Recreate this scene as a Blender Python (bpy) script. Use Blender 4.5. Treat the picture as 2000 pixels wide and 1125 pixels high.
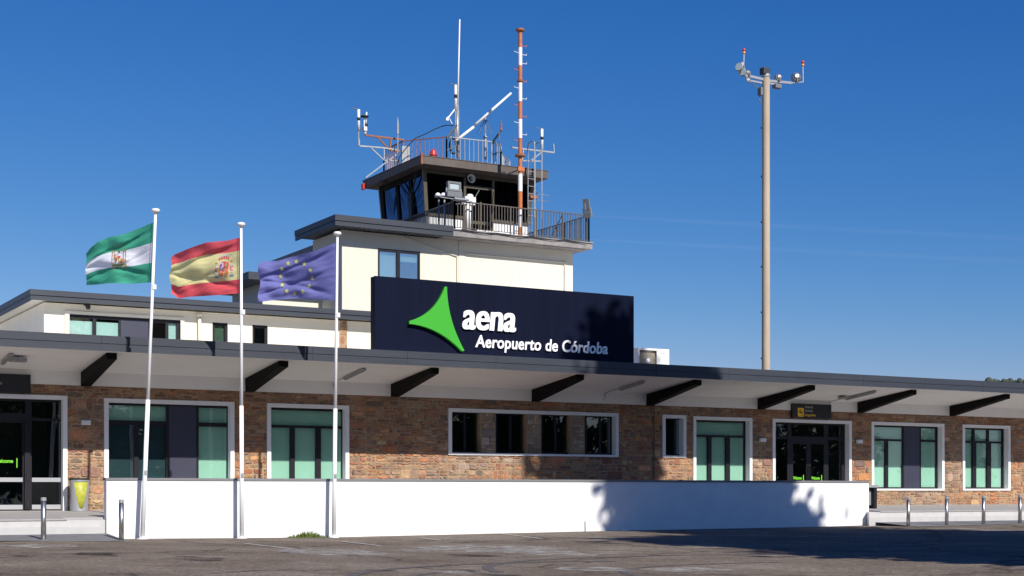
import bpy, bmesh, math, random
from mathutils import Vector, Matrix
R = math.radians
SC = bpy.context.scene
for o in list(bpy.data.objects): bpy.data.objects.remove(o)
COL = SC.collection

# ------------------------------------------------------------------ camera
F, U0, V0, CAMZ = 2887.0, 1000.0, 957.0, 1.27      # focal length and principal point in photo pixels
SA, CA = 0.497, 0.868                              # heading of the view against the facade normal
n_ = math.hypot(SA, CA); SA /= n_; CA /= n_
cam = bpy.data.cameras.new('camera'); cam.sensor_width = 36.0; cam.lens = F/2000*36
cam.shift_y = (V0-562.5)/2000; cam.clip_start = .1; cam.clip_end = 20000
co = bpy.data.objects.new('camera', cam); COL.objects.link(co)
co.location = (0, 0, CAMZ); co.rotation_euler = (R(90), 0, -math.atan2(SA, CA)); SC.camera = co

# ------------------------------------------------------------------ world and sun
SUND = Vector((-.07, 1, -.80)).normalized()        # direction the sunlight travels
w = bpy.data.worlds.new('World'); SC.world = w; w.use_nodes = True
nt = w.node_tree; nt.nodes.clear()
sky = nt.nodes.new('ShaderNodeTexSky'); sky.sky_type = 'NISHITA'; sky.sun_disc = False
sky.sun_elevation = math.asin(-SUND.z); sky.sun_rotation = math.atan2(-SUND.x, -SUND.y)
sky.altitude = 100; sky.air_density = 1.0; sky.dust_density = 0.2; sky.ozone_density = 4.0
bg = nt.nodes.new('ShaderNodeBackground'); bg.inputs[1].default_value = 0.1
wo = nt.nodes.new('ShaderNodeOutputWorld')
sep = nt.nodes.new('ShaderNodeSeparateColor'); cmb = nt.nodes.new('ShaderNodeCombineColor'); nt.links.new(sky.outputs[0], sep.inputs[0])
for ch, (gam, amp) in enumerate(((2.05, 1.08), (1.24, .576), (.80, .653))):      # deep clean autumn blue
    p1 = nt.nodes.new('ShaderNodeMath'); p1.operation = 'MULTIPLY'; p1.inputs[1].default_value = .1
    p2 = nt.nodes.new('ShaderNodeMath'); p2.operation = 'POWER'; p2.inputs[1].default_value = gam
    p3 = nt.nodes.new('ShaderNodeMath'); p3.operation = 'MULTIPLY'; p3.inputs[1].default_value = amp*10
    nt.links.new(sep.outputs[ch], p1.inputs[0]); nt.links.new(p1.outputs[0], p2.inputs[0]); nt.links.new(p2.outputs[0], p3.inputs[0]); (nt.links.new(p3.outputs[0], cmb.inputs[ch]) if ch else None); outs = [p3] if not ch else outs+[p3]
g9 = nt.nodes.new('ShaderNodeMath'); g9.operation = 'MULTIPLY'; g9.inputs[1].default_value = .9; nt.links.new(outs[1].outputs[0], g9.inputs[0])
mn = nt.nodes.new('ShaderNodeMath'); mn.operation = 'MINIMUM'; nt.links.new(outs[0].outputs[0], mn.inputs[0]); nt.links.new(g9.outputs[0], mn.inputs[1]); nt.links.new(mn.outputs[0], cmb.inputs[0])
nt.links.new(cmb.outputs[0], bg.inputs[0]); nt.links.new(bg.outputs[0], wo.inputs[0])
sl = bpy.data.lights.new('sun', 'SUN'); sl.energy = 4.6; sl.angle = R(.53); sl.color = (1, .95, .88)
so = bpy.data.objects.new('sun', sl); COL.objects.link(so)
so.rotation_euler = SUND.to_track_quat('-Z', 'Y').to_euler(); so.location = (0, -20, 40)
SC.view_settings.view_transform = 'Standard'; SC.view_settings.look = 'None'
SC.view_settings.gamma = 1; SC.view_settings.exposure = 0.35

# ------------------------------------------------------------------ measuring: a pixel of the photo on a real plane
def ray(u, v):
    a = (u-U0)/F; b = (V0-v)/F
    return Vector((CA*a+SA, -SA*a+CA, b))
def P(u, v, Y):
    r = ray(u, v); t = Y/r.y
    return Vector((r.x*t, Y, CAMZ+r.z*t))
def PX(u, v, X):
    r = ray(u, v); t = X/r.x
    return Vector((X, r.y*t, CAMZ+r.z*t))
def fx(u, Y): return P(u, V0, Y).x
def fz(u, v, Y): return P(u, v, Y).z
def pix(p):
    d = SA*p[0]+CA*p[1]; r = CA*p[0]-SA*p[1]
    return U0+F*r/d, V0-F*(p[2]-CAMZ)/d

# ------------------------------------------------------------------ materials
def mat(name, col, rough=.6, metal=0, var=.0, vscale=3.0, bump=0, bscale=30, spec=.5, coat=0, col2=None, stretch=None):
    m = bpy.data.materials.new(name); m.use_nodes = True; t = m.node_tree; b = t.nodes['Principled BSDF']
    b.inputs['Base Color'].default_value = (*col, 1); b.inputs['Roughness'].default_value = rough
    b.inputs['Metallic'].default_value = metal; b.inputs['Specular IOR Level'].default_value = spec
    b.inputs['Coat Weight'].default_value = coat
    if var or bump:
        tc = t.nodes.new('ShaderNodeNewGeometry'); src = tc.outputs['Position']
        if stretch:
            mp = t.nodes.new('ShaderNodeMapping'); mp.inputs['Scale'].default_value = stretch
            t.links.new(src, mp.inputs[0]); src = mp.outputs[0]
    if var:
        n = t.nodes.new('ShaderNodeTexNoise'); n.inputs['Scale'].default_value = vscale; n.inputs['Detail'].default_value = 6
        n.inputs['Roughness'].default_value = .65
        t.links.new(src, n.inputs['Vector'])
        r = t.nodes.new('ShaderNodeValToRGB'); c2 = col2 or tuple(max(0, c*(1-var)) for c in col)
        r.color_ramp.elements[0].position = .3; r.color_ramp.elements[0].color = (*c2, 1)
        r.color_ramp.elements[1].position = .68; r.color_ramp.elements[1].color = (*col, 1)
        t.links.new(n.outputs[0], r.inputs[0]); t.links.new(r.outputs[0], b.inputs['Base Color'])
    if bump:
        n2 = t.nodes.new('ShaderNodeTexNoise'); n2.inputs['Scale'].default_value = bscale; n2.inputs['Detail'].default_value = 5
        t.links.new(src, n2.inputs['Vector'])
        bp = t.nodes.new('ShaderNodeBump'); bp.inputs['Strength'].default_value = bump; bp.inputs['Distance'].default_value = .02
        t.links.new(n2.outputs[0], bp.inputs['Height']); t.links.new(bp.outputs[0], b.inputs['Normal'])
    return m
M = {}
M['white_wall'] = mat('white_wall', (.86, .86, .86), .8, var=.10, vscale=1.3, bump=.15, bscale=25)
M['cream'] = mat('cream_render', (.70, .66, .55), .85, var=.06, vscale=1.2, bump=.15, bscale=30, stretch=(1, 1, .4))
M['soffit'] = mat('white_soffit', (.88, .87, .85), .8, var=.07, vscale=.8, bump=.05)
M['reveal'] = mat('white_paint', (.82, .82, .82), .6, var=.05, vscale=4)
M['fascia'] = mat('slate_metal', (.036, .043, .058), .5, var=.25, vscale=2.0, stretch=(.3, 1, 3))
M['beam'] = mat('dark_paint', (.007, .006, .006), .7, var=.2, vscale=5, spec=.15)
M['frame'] = mat('anthracite_frame', (.014, .013, .018), .5, spec=.25)
M['panel'] = mat('navy_panel', (.035, .037, .065), .5, var=.15, vscale=1.5)
M['brownframe'] = mat('bronze_frame', (.095, .078, .05), .45, var=.3, vscale=6)
M['brownfascia'] = mat('brown_fascia', (.115, .092, .077), .6, var=.35, vscale=2.5, stretch=(1, 1, .2))
M['railbrown'] = mat('brown_railing_paint', (.12, .10, .085), .5, var=.3, vscale=8)
M['galv'] = mat('galvanised', (.42, .43, .44), .45, metal=.5, var=.25, vscale=7)
M['rust'] = mat('rusty_paint', (.36, .13, .06), .75, var=.5, vscale=9)
M['orange'] = mat('orange_paint', (.55, .17, .045), .6, var=.35, vscale=5)
M['polewhite'] = mat('pole_white', (.90, .90, .90), .5, var=.03, vscale=4)
M['whitemetal'] = mat('white_metal', (.78, .78, .77), .45, var=.12, vscale=7)
M['darkmetal'] = mat('dark_metal', (.04, .04, .045), .5)
M['greymetal'] = mat('grey_metal', (.16, .17, .18), .5, var=.15, vscale=10)
M['steel'] = mat('stainless_steel', (.55, .53, .51), .36, metal=1, var=.15, vscale=20, stretch=(1, 1, .1))
M['conc'] = mat('concrete', (.40, .385, .36), .9, var=.3, vscale=2.2, bump=.25, bscale=40)
M['mastconc'] = mat('mast_concrete', (.46, .37, .27), .9, var=.22, vscale=2.0, bump=.1, stretch=(1, 1, .15))
M['slabconc'] = mat('slab_concrete', (.30, .28, .27), .9, var=.4, vscale=3, bump=.2)
M['paving'] = mat('floor_tiles', (.36, .34, .33), .65, var=.15, vscale=2)
M['step'] = mat('step_stone', (.50, .49, .48), .7, var=.12, vscale=3)
M['pavement'] = mat('pavement_asphalt', (.17, .17, .18), .9, var=.25, vscale=3, bump=.3, bscale=80)
M['paint'] = mat('road_paint', (.62, .61, .58), .8, var=.6, vscale=9, col2=(.25, .24, .23))
M['wallcap'] = mat('grey_cap', (.20, .20, .21), .6, var=.15, vscale=2)
M['sign'] = mat('navy_sign', (.0028, .0056, .023), .6, var=.35, vscale=1.3, stretch=(2.5, 1, .25), col2=(.002, .0034, .014), spec=.10)
M['green'] = mat('logo_green', (.036, .37, .019), .5)
M['letter'] = mat('letter_white', (.92, .92, .92), .5)
M['black'] = mat('sign_black', (.012, .010, .012), .45)
M['yellow'] = mat('sign_yellow', (.85, .50, .01), .5)
M['dimwhite'] = mat('sign_lettering', (.36, .36, .37), .5)
M['rubber'] = mat('black_rubber', (.01, .01, .01), .6)
M['acrecess'] = mat('condenser_fins', (.26, .21, .15), .8)
M['accase'] = mat('appliance_white', (.74, .73, .68), .5)
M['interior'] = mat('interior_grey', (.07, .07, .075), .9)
M['blind'] = mat('mint_blind', (.44, .62, .53), .9, var=.06, vscale=1.0)
M['painted_reflection'] = mat('painted_teal_reflection', (.012, .045, .065), .7, var=.5, vscale=1.2, col2=(.006, .016, .026), stretch=(.5, 1, 3))  # dark teal reflection of the lower panes, painted as a colour
M['blinddim'] = mat('dark_green_blind', (.07, .11, .085), .9, var=.3, vscale=2)
M['blindpale'] = mat('pale_blind', (.70, .76, .72), .9, var=.05, vscale=1.0)
M['red'] = mat('red_plastic', (.50, .035, .025), .35)
M['amber'] = mat('amber_plastic', (.9, .38, .05), .35)
M['bin'] = mat('yellow_liner', (.46, .47, .05), .5, var=.35, vscale=9)
M['silver'] = mat('silver_metal', (.50, .51, .52), .4, metal=.6)
M['lens'] = mat('lamp_glass', (.42, .5, .52), .15, var=.1, vscale=30)
M['weld'] = mat('welcome_green', (.20, .70, .03), .5)
M['magenta'] = mat('magenta_mark', (.5, .03, .12), .5)
M['hill'] = mat('hill_woodland', (.06, .075, .05), .95, var=.5, vscale=.06, col2=(.03, .04, .03))
M['bark'] = mat('bark', (.11, .085, .06), .95, var=.5, vscale=3, bump=.6, bscale=14)
M['grass'] = mat('grass_blades', (.10, .19, .03), .8, var=.5, vscale=12, col2=(.16, .17, .05))

def glass(name, tint, refl, gc=(.9, .95, 1)):
    m = bpy.data.materials.new(name); m.use_nodes = True; t = m.node_tree; t.nodes.clear()
    o = t.nodes.new('ShaderNodeOutputMaterial'); mx = t.nodes.new('ShaderNodeMixShader')
    tr = t.nodes.new('ShaderNodeBsdfTransparent'); tr.inputs[0].default_value = (*tint, 1)
    gl = t.nodes.new('ShaderNodeBsdfGlossy'); gl.inputs['Roughness'].default_value = .01
    gl.inputs[0].default_value = (*gc, 1)
    lw = t.nodes.new('ShaderNodeLayerWeight'); lw.inputs[0].default_value = .5
    fr = t.nodes.new('ShaderNodeMath'); fr.operation = 'POWER'; fr.inputs[1].default_value = 3.5; t.links.new(lw.outputs['Facing'], fr.inputs[0])
    ad = t.nodes.new('ShaderNodeMath'); ad.operation = 'ADD'; ad.use_clamp = True; ad.inputs[1].default_value = refl+.03
    ge = t.nodes.new('ShaderNodeNewGeometry'); nn = t.nodes.new('ShaderNodeTexNoise'); nn.inputs['Scale'].default_value = .9
    nn.inputs['Detail'].default_value = 1
    bp = t.nodes.new('ShaderNodeBump'); bp.inputs['Strength'].default_value = .05; bp.inputs['Distance'].default_value = .05
    t.links.new(ge.outputs['Position'], nn.inputs['Vector']); t.links.new(nn.outputs[0], bp.inputs['Height'])
    t.links.new(bp.outputs[0], gl.inputs['Normal'])
    t.links.new(fr.outputs[0], ad.inputs[0]); t.links.new(ad.outputs[0], mx.inputs[0])
    t.links.new(tr.outputs[0], mx.inputs[1]); t.links.new(gl.outputs[0], mx.inputs[2]); t.links.new(mx.outputs[0], o.inputs[0])
    return m
M['glass'] = glass('window_glass', (.90, .97, .94), .03)
M['glassup'] = glass('upper_glass', (.84, .93, .92), .38)
M['glasswing'] = glass('wing_glass', (.86, .95, .94), .10)
M['glasscab'] = glass('cab_glass', (.03, .03, .035), -.03)
M['glassside'] = glass('cab_side_glass', (.03, .03, .04), .05, (.22, .42, .85))

def attr_mat(name, rough, bump, bscale, sub=False, vary=.35, vs=9):
    m = bpy.data.materials.new(name); m.use_nodes = True; t = m.node_tree; b = t.nodes['Principled BSDF']
    b.inputs['Roughness'].default_value = rough
    a = t.nodes.new('ShaderNodeVertexColor'); a.layer_name = 'Col'
    g = t.nodes.new('ShaderNodeNewGeometry'); n = t.nodes.new('ShaderNodeTexNoise'); n.inputs['Scale'].default_value = vs; n.inputs['Detail'].default_value = 7
    n.inputs['Roughness'].default_value = .7
    t.links.new(g.outputs['Position'], n.inputs['Vector'])
    mr = t.nodes.new('ShaderNodeMapRange'); mr.inputs[1].default_value = .3; mr.inputs[2].default_value = .7
    mr.inputs[3].default_value = 1-vary; mr.inputs[4].default_value = 1+vary
    t.links.new(n.outputs[0], mr.inputs[0])
    mx = t.nodes.new('ShaderNodeVectorMath'); mx.operation = 'SCALE'
    t.links.new(a.outputs[0], mx.inputs[0]); t.links.new(mr.outputs[0], mx.inputs['Scale']); t.links.new(mx.outputs[0], b.inputs['Base Color'])
    if bump:
        n2 = t.nodes.new('ShaderNodeTexNoise'); n2.inputs['Scale'].default_value = bscale; n2.inputs['Detail'].default_value = 6
        t.links.new(g.outputs['Position'], n2.inputs['Vector'])
        bp = t.nodes.new('ShaderNodeBump'); bp.inputs['Strength'].default_value = bump; bp.inputs['Distance'].default_value = .03
        t.links.new(n2.outputs[0], bp.inputs['Height']); t.links.new(bp.outputs[0], b.inputs['Normal'])
    return m
M['stone'] = attr_mat('rubble_stone', .9, .7, 22)
M['mortar'] = mat('mortar', (.42, .29, .18), .95, var=.35, vscale=1.2, bump=.6, bscale=30, col2=(.22, .15, .10))

def cloth(name, col):
    m = bpy.data.materials.new(name); m.use_nodes = True; t = m.node_tree; t.nodes.clear()
    o = t.nodes.new('ShaderNodeOutputMaterial'); mx = t.nodes.new('ShaderNodeMixShader'); mx.inputs[0].default_value = .3
    d = t.nodes.new('ShaderNodeBsdfDiffuse'); d.inputs[0].default_value = (*col, 1)
    r = t.nodes.new('ShaderNodeBsdfTranslucent'); r.inputs[0].default_value = (*col, 1)
    g = t.nodes.new('ShaderNodeNewGeometry'); n = t.nodes.new('ShaderNodeTexWave'); n.inputs['Scale'].default_value = 3.2
    n.inputs['Distortion'].default_value = 3.5; n.inputs['Detail'].default_value = 3; n.bands_direction = 'DIAGONAL'
    bp = t.nodes.new('ShaderNodeBump'); bp.inputs['Strength'].default_value = .22; bp.inputs['Distance'].default_value = .04
    t.links.new(g.outputs['Position'], n.inputs['Vector']); t.links.new(n.outputs['Fac'], bp.inputs['Height'])
    t.links.new(bp.outputs[0], d.inputs['Normal'])
    t.links.new(d.outputs[0], mx.inputs[1]); t.links.new(r.outputs[0], mx.inputs[2]); t.links.new(mx.outputs[0], o.inputs[0])
    return m
for k, c in dict(fgreen=(.07, .40, .26), fwhite=(.82, .84, .90), fred=(.80, .12, .14), fyellow=(.80, .73, .36), fblue=(.19, .20, .48),
                 fstar=(.70, .72, .28), fgold=(.50, .42, .22), forange=(.70, .38, .15), fbrown=(.35, .2, .13), fpurple=(.4, .1, .35),
                 fsky=(.15, .3, .55), folive=(.35, .42, .2), fpale=(.72, .72, .85)).items():
    M[k] = cloth('cloth_'+k[1:], c)

# asphalt of the lot
def asphalt():
    m = bpy.data.materials.new('asphalt'); m.use_nodes = True; t = m.node_tree; b = t.nodes['Principled BSDF']
    b.inputs['Roughness'].default_value = .9; b.inputs['Specular IOR Level'].default_value = .12
    g = t.nodes.new('ShaderNodeNewGeometry')
    def noise(s, d=6, st=None, rough=.6):
        n = t.nodes.new('ShaderNodeTexNoise'); n.inputs['Scale'].default_value = s; n.inputs['Detail'].default_value = d; n.inputs['Roughness'].default_value = rough
        src = g.outputs['Position']
        if st:
            mp = t.nodes.new('ShaderNodeMapping'); mp.inputs['Scale'].default_value = st; t.links.new(src, mp.inputs[0]); src = mp.outputs[0]
        t.links.new(src, n.inputs['Vector']); return n.outputs[0]
    def ramp(f, stops):
        r = t.nodes.new('ShaderNodeValToRGB'); e = r.color_ramp.elements
        e[0].position, e[0].color = stops[0][0], (*stops[0][1], 1); e[1].position, e[1].color = stops[-1][0], (*stops[-1][1], 1)
        for p, c in stops[1:-1]:
            q = e.new(p); q.color = (*c, 1)
        t.links.new(f, r.inputs[0]); return r.outputs[0]
    def mix(f, a, c, blend='MIX'):
        x = t.nodes.new('ShaderNodeMix'); x.data_type = 'RGBA'; x.blend_type = blend
        if isinstance(f, float): x.inputs[0].default_value = f
        else: t.links.new(f, x.inputs[0])
        t.links.new(a, x.inputs[6])
        if isinstance(c, tuple): x.inputs[7].default_value = (*c, 1)
        else: t.links.new(c, x.inputs[7])
        return x.outputs[2]
    base = ramp(noise(.35, 8), [(.3, (.118, .092, .071)), (.5, (.166, .134, .106)), (.72, (.230, .194, .160))])
    grain = ramp(noise(15, 5, rough=.85), [(.36, (.40,)*3), (.5, (.98,)*3), (.64, (1.65,)*3)])
    c = mix(1.0, base, grain, 'MULTIPLY')
    mott = ramp(noise(3.2, 6, (.55, 1.0, 1), .75), [(.34, (.86,)*3), (.5, (1.0,)*3), (.66, (1.14,)*3)])
    c = mix(1.0, c, mott, 'MULTIPLY')
    speck = ramp(noise(9, 3, (1, .35, 1), .8), [(.36, (.88,)*3), (.5, (1.0,)*3), (.64, (1.14,)*3)])
    c = mix(1.0, c, speck, 'MULTIPLY')
    chalk = ramp(noise(.33, 9, (1, .6, 1), .72), [(.60, (0,)*3), (.74, (.6,)*3)])
    c = mix(chalk, c, (.40, .40, .39))
    dark = ramp(noise(.55, 7, (.7, 1.3, 1), .6), [(.29, (.75,)*3), (.38, (0,)*3)])
    c = mix(dark, c, (.05, .045, .042))
    v = t.nodes.new('ShaderNodeTexVoronoi'); v.feature = 'DISTANCE_TO_EDGE'; v.inputs['Scale'].default_value = .16
    dst = t.nodes.new('ShaderNodeTexNoise'); dst.inputs['Scale'].default_value = .9; dst.inputs['Detail'].default_value = 6
    t.links.new(g.outputs['Position'], dst.inputs['Vector'])
    va = t.nodes.new('ShaderNodeVectorMath'); va.operation = 'MULTIPLY_ADD'; va.inputs[1].default_value = (2.2, 2.2, 0)
    t.links.new(dst.outputs['Color'], va.inputs[0]); t.links.new(g.outputs['Position'], va.inputs[2]); t.links.new(va.outputs[0], v.inputs['Vector'])
    cr = ramp(v.outputs['Distance'], [(.0, (.8,)*3), (.016, (0,)*3)])
    c = mix(cr, c, (.03, .028, .027))
    t.links.new(c, b.inputs['Base Color'])
    bp = t.nodes.new('ShaderNodeBump'); bp.inputs['Strength'].default_value = .5; bp.inputs['Distance'].default_value = .02
    t.links.new(noise(30, 6), bp.inputs['Height']); t.links.new(bp.outputs[0], b.inputs['Normal'])
    return m
M['asphalt'] = asphalt()
def leafmat(name, c1, c2):
    m = mat(name, c1, .6, var=.6, vscale=.9, col2=c2, spec=.3); return m
M['leaf'] = leafmat('foliage_green', (.065, .10, .03), (.03, .055, .018))
M['leafb'] = leafmat('foliage_olive', (.095, .115, .045), (.04, .06, .025))

# ------------------------------------------------------------------ mesh helpers
ORG = {}
class MB:
    def __init__(s): s.v = []; s.f = []; s.m = []; s.c = []
    def face(s, idx, m=0, c=None): s.f.append(tuple(idx)); s.m.append(m); s.c.append(c)
    def poly(s, pts, m=0, c=None):
        n = len(s.v); s.v += [tuple(p) for p in pts]; s.face(range(n, n+len(pts)), m, c)
    def box(s, x0, x1, y0, y1, z0, z1, m=0):
        if x0 > x1: x0, x1 = x1, x0
        n = len(s.v); s.v += [(x, y, z) for z in (z0, z1) for y in (y0, y1) for x in (x0, x1)]
        for q in ((0, 2, 3, 1), (4, 5, 7, 6), (0, 1, 5, 4), (2, 6, 7, 3), (0, 4, 6, 2), (1, 3, 7, 5)): s.face([n+i for i in q], m)
        return s
    def hexa(s, p, m=0):       # 8 points: bottom ring 4, top ring 4
        n = len(s.v); s.v += [tuple(q) for q in p]
        for q in ((3, 2, 1, 0), (4, 5, 6, 7), (0, 1, 5, 4), (1, 2, 6, 5), (2, 3, 7, 6), (3, 0, 4, 7)): s.face([n+i for i in q], m)
        return s
    def bar(s, a, b, w, h=None, m=0, up=(0, 0, 1)):
        a = Vector(a); b = Vector(b); h = h or w; d = (b-a).normalized(); up = Vector(up)
        if abs(d.dot(up)) > .98: up = Vector((0, 1, 0))
        x = d.cross(up).normalized(); y = x.cross(d).normalized()
        pts = [p+x*i*w/2+y*j*h/2 for p in (a, b) for i, j in ((-1, -1), (1, -1), (1, 1), (-1, 1))]
        return s.hexa(pts, m)
    def tube(s, a, b, r0, r1=None, n=10, m=0, caps=True):
        a = Vector(a); b = Vector(b); r1 = r0 if r1 is None else r1; d = (b-a).normalized()
        up = Vector((0, 0, 1)) if abs(d.z) < .9 else Vector((1, 0, 0)); x = d.cross(up).normalized(); y = x.cross(d)
        k = len(s.v)
        for p, r in ((a, r0), (b, r1)):
            for i in range(n):
                t = 2*math.pi*i/n; s.v.append(tuple(p+x*math.cos(t)*r+y*math.sin(t)*r))
        for i in range(n): j = (i+1) % n; s.face((k+i, k+j, k+n+j, k+n+i), m)
        if caps: s.face([k+i for i in range(n)][::-1], m); s.face([k+n+i for i in range(n)], m)
        return s
    def path(s, pts, r, n=6, m=0):
        for a, b in zip(pts[:-1], pts[1:]):
            if (Vector(a)-Vector(b)).length > 1e-5: s.tube(a, b, r, r, n, m)
        return s
    def lathe(s, c, prof, n=16, m=0, axis='z'):     # prof: (radius, height)
        c = Vector(c); k = len(s.v)
        for r, z in prof:
            for i in range(n):
                t = 2*math.pi*i/n; q = (r*math.cos(t), r*math.sin(t), z)
                if axis == 'y': q = (q[0], q[2], q[1])
                s.v.append(tuple(c+Vector(q)))
        for j in range(len(prof)-1):
            for i in range(n): a = k+j*n+i; b = k+j*n+(i+1) % n; s.face((a, b, b+n, a+n), m)
        s.face([k+i for i in range(n)][::-1], m); s.face([k+(len(prof)-1)*n+i for i in range(n)], m)
        return s
    def prism(s, xz, y0, y1, m=0):                  # outline in the XZ plane
        n = len(xz); k = len(s.v)
        s.v += [(x, y0, z) for x, z in xz]+[(x, y1, z) for x, z in xz]
        s.face(range(k, k+n), m); s.face(range(k+2*n-1, k+n-1, -1), m)
        for i in range(n): j = (i+1) % n; s.face((k+i, k+n+i, k+n+j, k+j), m)
        return s
    def plate(s, x0, x1, z0, z1, y0, y1, holes, m=0):
        xs = sorted({x0, x1, *[min(max(h[i], x0), x1) for h in holes for i in (0, 1)]})
        zs = sorted({z0, z1, *[min(max(h[i], z0), z1) for h in holes for i in (2, 3)]})
        def solid(i, j):
            if i < 0 or j < 0 or i >= len(xs)-1 or j >= len(zs)-1: return False
            cx = (xs[i]+xs[i+1])/2; cz = (zs[j]+zs[j+1])/2
            return not any(h[0] < cx < h[1] and h[2] < cz < h[3] for h in holes)
        for i in range(len(xs)-1):
            for j in range(len(zs)-1):
                if not solid(i, j): continue
                a, b, c, d = xs[i], xs[i+1], zs[j], zs[j+1]
                s.poly([(a, y0, c), (b, y0, c), (b, y0, d), (a, y0, d)], m); s.poly([(a, y1, c), (a, y1, d), (b, y1, d), (b, y1, c)], m)
                if not solid(i-1, j): s.poly([(a, y0, c), (a, y0, d), (a, y1, d), (a, y1, c)], m)
                if not solid(i+1, j): s.poly([(b, y0, c), (b, y1, c), (b, y1, d), (b, y0, d)], m)
                if not solid(i, j-1): s.poly([(a, y0, c), (a, y1, c), (b, y1, c), (b, y0, c)], m)
                if not solid(i, j+1): s.poly([(a, y0, d), (b, y0, d), (b, y1, d), (a, y1, d)], m)
        return s
    def build(s, name, mats, parent=None, smooth=False, bevel=0):
        me = bpy.data.meshes.new(name)
        o0 = ORG.get(parent.name, Vector((0, 0, 0))) if parent else Vector((0, 0, 0))
        me.from_pydata([(x-o0.x, y-o0.y, z-o0.z) for x, y, z in s.v], [], s.f)
        if not isinstance(mats, (list, tuple)): mats = [mats]
        for q in mats: me.materials.append(M[q] if isinstance(q, str) else q)
        if len(mats) > 1: me.polygons.foreach_set('material_index', s.m)
        if any(c is not None for c in s.c):
            ca = me.color_attributes.new('Col', 'FLOAT_COLOR', 'CORNER'); buf = []
            for f, c in zip(s.f, s.c): buf += list((*(c or (.5, .5, .5)), 1))*len(f)
            ca.data.foreach_set('color', buf)
        if smooth: me.polygons.foreach_set('use_smooth', [len(f) == 4 for f in s.f])
        me.update(); ob = bpy.data.objects.new(name, me); COL.objects.link(ob)
        if parent: ob.parent = parent; ORG[ob.name] = o0
        if bevel:
            b = ob.modifiers.new('bevel', 'BEVEL'); b.width = bevel; b.segments = 2; b.limit_method = 'ANGLE'
        return ob
def tag(o, label=None, cat=None, group=None, kind=None):
    if label: o['label'] = label
    if cat: o['category'] = cat
    if group: o['group'] = group
    if kind: o['kind'] = kind
    return o
def thing(name, label, cat, loc, group=None):
    o = bpy.data.objects.new(name, None); COL.objects.link(o); o.location = loc; o.empty_display_size = .2
    ORG[o.name] = Vector(loc); return tag(o, label, cat, group)
def copy_tree(o, loc=None, parent=None):
    c = o.copy(); COL.objects.link(c); c.parent = parent
    if loc is not None: c.location = loc
    for ch in [x for x in list(COL.objects) if x.parent == o]: copy_tree(ch, None, c)
    return c
def text_mb(mb, body, x0, x1, zb, cap, y, depth, off=0, shear=0, m=0, ref='H', space=1.0, minus=0):
    """body set in the built-in font, fitted to width x1-x0 and capital (or x) height cap, facing -Y, baseline zb"""
    def mk(txt):
        cu = bpy.data.curves.new('t', 'FONT'); cu.body = txt; cu.offset = off; cu.shear = shear; cu.extrude = 0; cu.resolution_u = 4
        cu.space_character = space
        ob = bpy.data.objects.new('t', cu); COL.objects.link(ob)
        bpy.context.view_layer.update(); dg = bpy.context.evaluated_depsgraph_get()
        me = bpy.data.meshes.new_from_object(ob.evaluated_get(dg)); vs = [v.co.copy() for v in me.vertices]; fs = [tuple(p.vertices) for p in me.polygons]
        bpy.data.objects.remove(ob); bpy.data.curves.remove(cu); bpy.data.meshes.remove(me); return vs, fs
    rv, _ = mk(ref); hz = max(v.y for v in rv)
    vs, fs = mk(body); a = min(v.x for v in vs); b = max(v.x for v in vs)
    sx = (x1-x0)/(b-a); sz = cap/hz
    pts = [(x0+(v.x-a)*sx, zb+v.y*sz) for v in vs]
    k = len(mb.v); n = len(pts)
    mb.v += [(x, y-depth, z) for x, z in pts]+[(x, y, z) for x, z in pts]
    ec = {}
    for f in fs:
        mb.face([k+i for i in f], m)
        for i in range(len(f)):
            e = (f[i], f[(i+1) % len(f)]); ec[e] = 1
    for (i, j) in list(ec):
        if (j, i) not in ec: mb.face((k+j, k+i, k+n+i, k+n+j), m)

# ================================================================== THE SETTING
# -- ground: one sheet, gently warped near the building
GT = [(-1e4, .02), (-20, .05), (0, .10), (7.5, .075), (9.9, .01), (16, -.05), (24.6, 0), (33, .02), (36, .05), (42, .1), (62, .12), (120, .05), (1e4, .02)]
def gz(x, y=38):
    for (a, p), (b, q) in zip(GT[:-1], GT[1:]):
        if a <= x <= b:
            z = p+(q-p)*(x-a)/(b-a); break
    k = max(0, min(1, (y-8)/20))
    return z*k
xs = [-6000, -1500, -400, -120, -60, -30]+[i*2 for i in range(-12, 36)]+[80, 100, 140, 200, 500, 1500, 6000]
ys = [-6000, -1500, -400, -120, -60]+[i*3 for i in range(-16, 24)]+[80, 120, 250, 600, 2000, 9000]
g = MB(); nx = len(xs)
for y in ys:
    for x in xs: g.v.append((x, y, gz(x, y) if -60 < x < 150 and -60 < y < 90 else 0))
for j in range(len(ys)-1):
    for i in range(nx-1): k = j*nx+i; g.face((k, k+1, k+1+nx, k+nx))
tag(g.build('ground', 'asphalt', smooth=True), 'grey brown worn asphalt of the car park', kind='structure')

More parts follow.
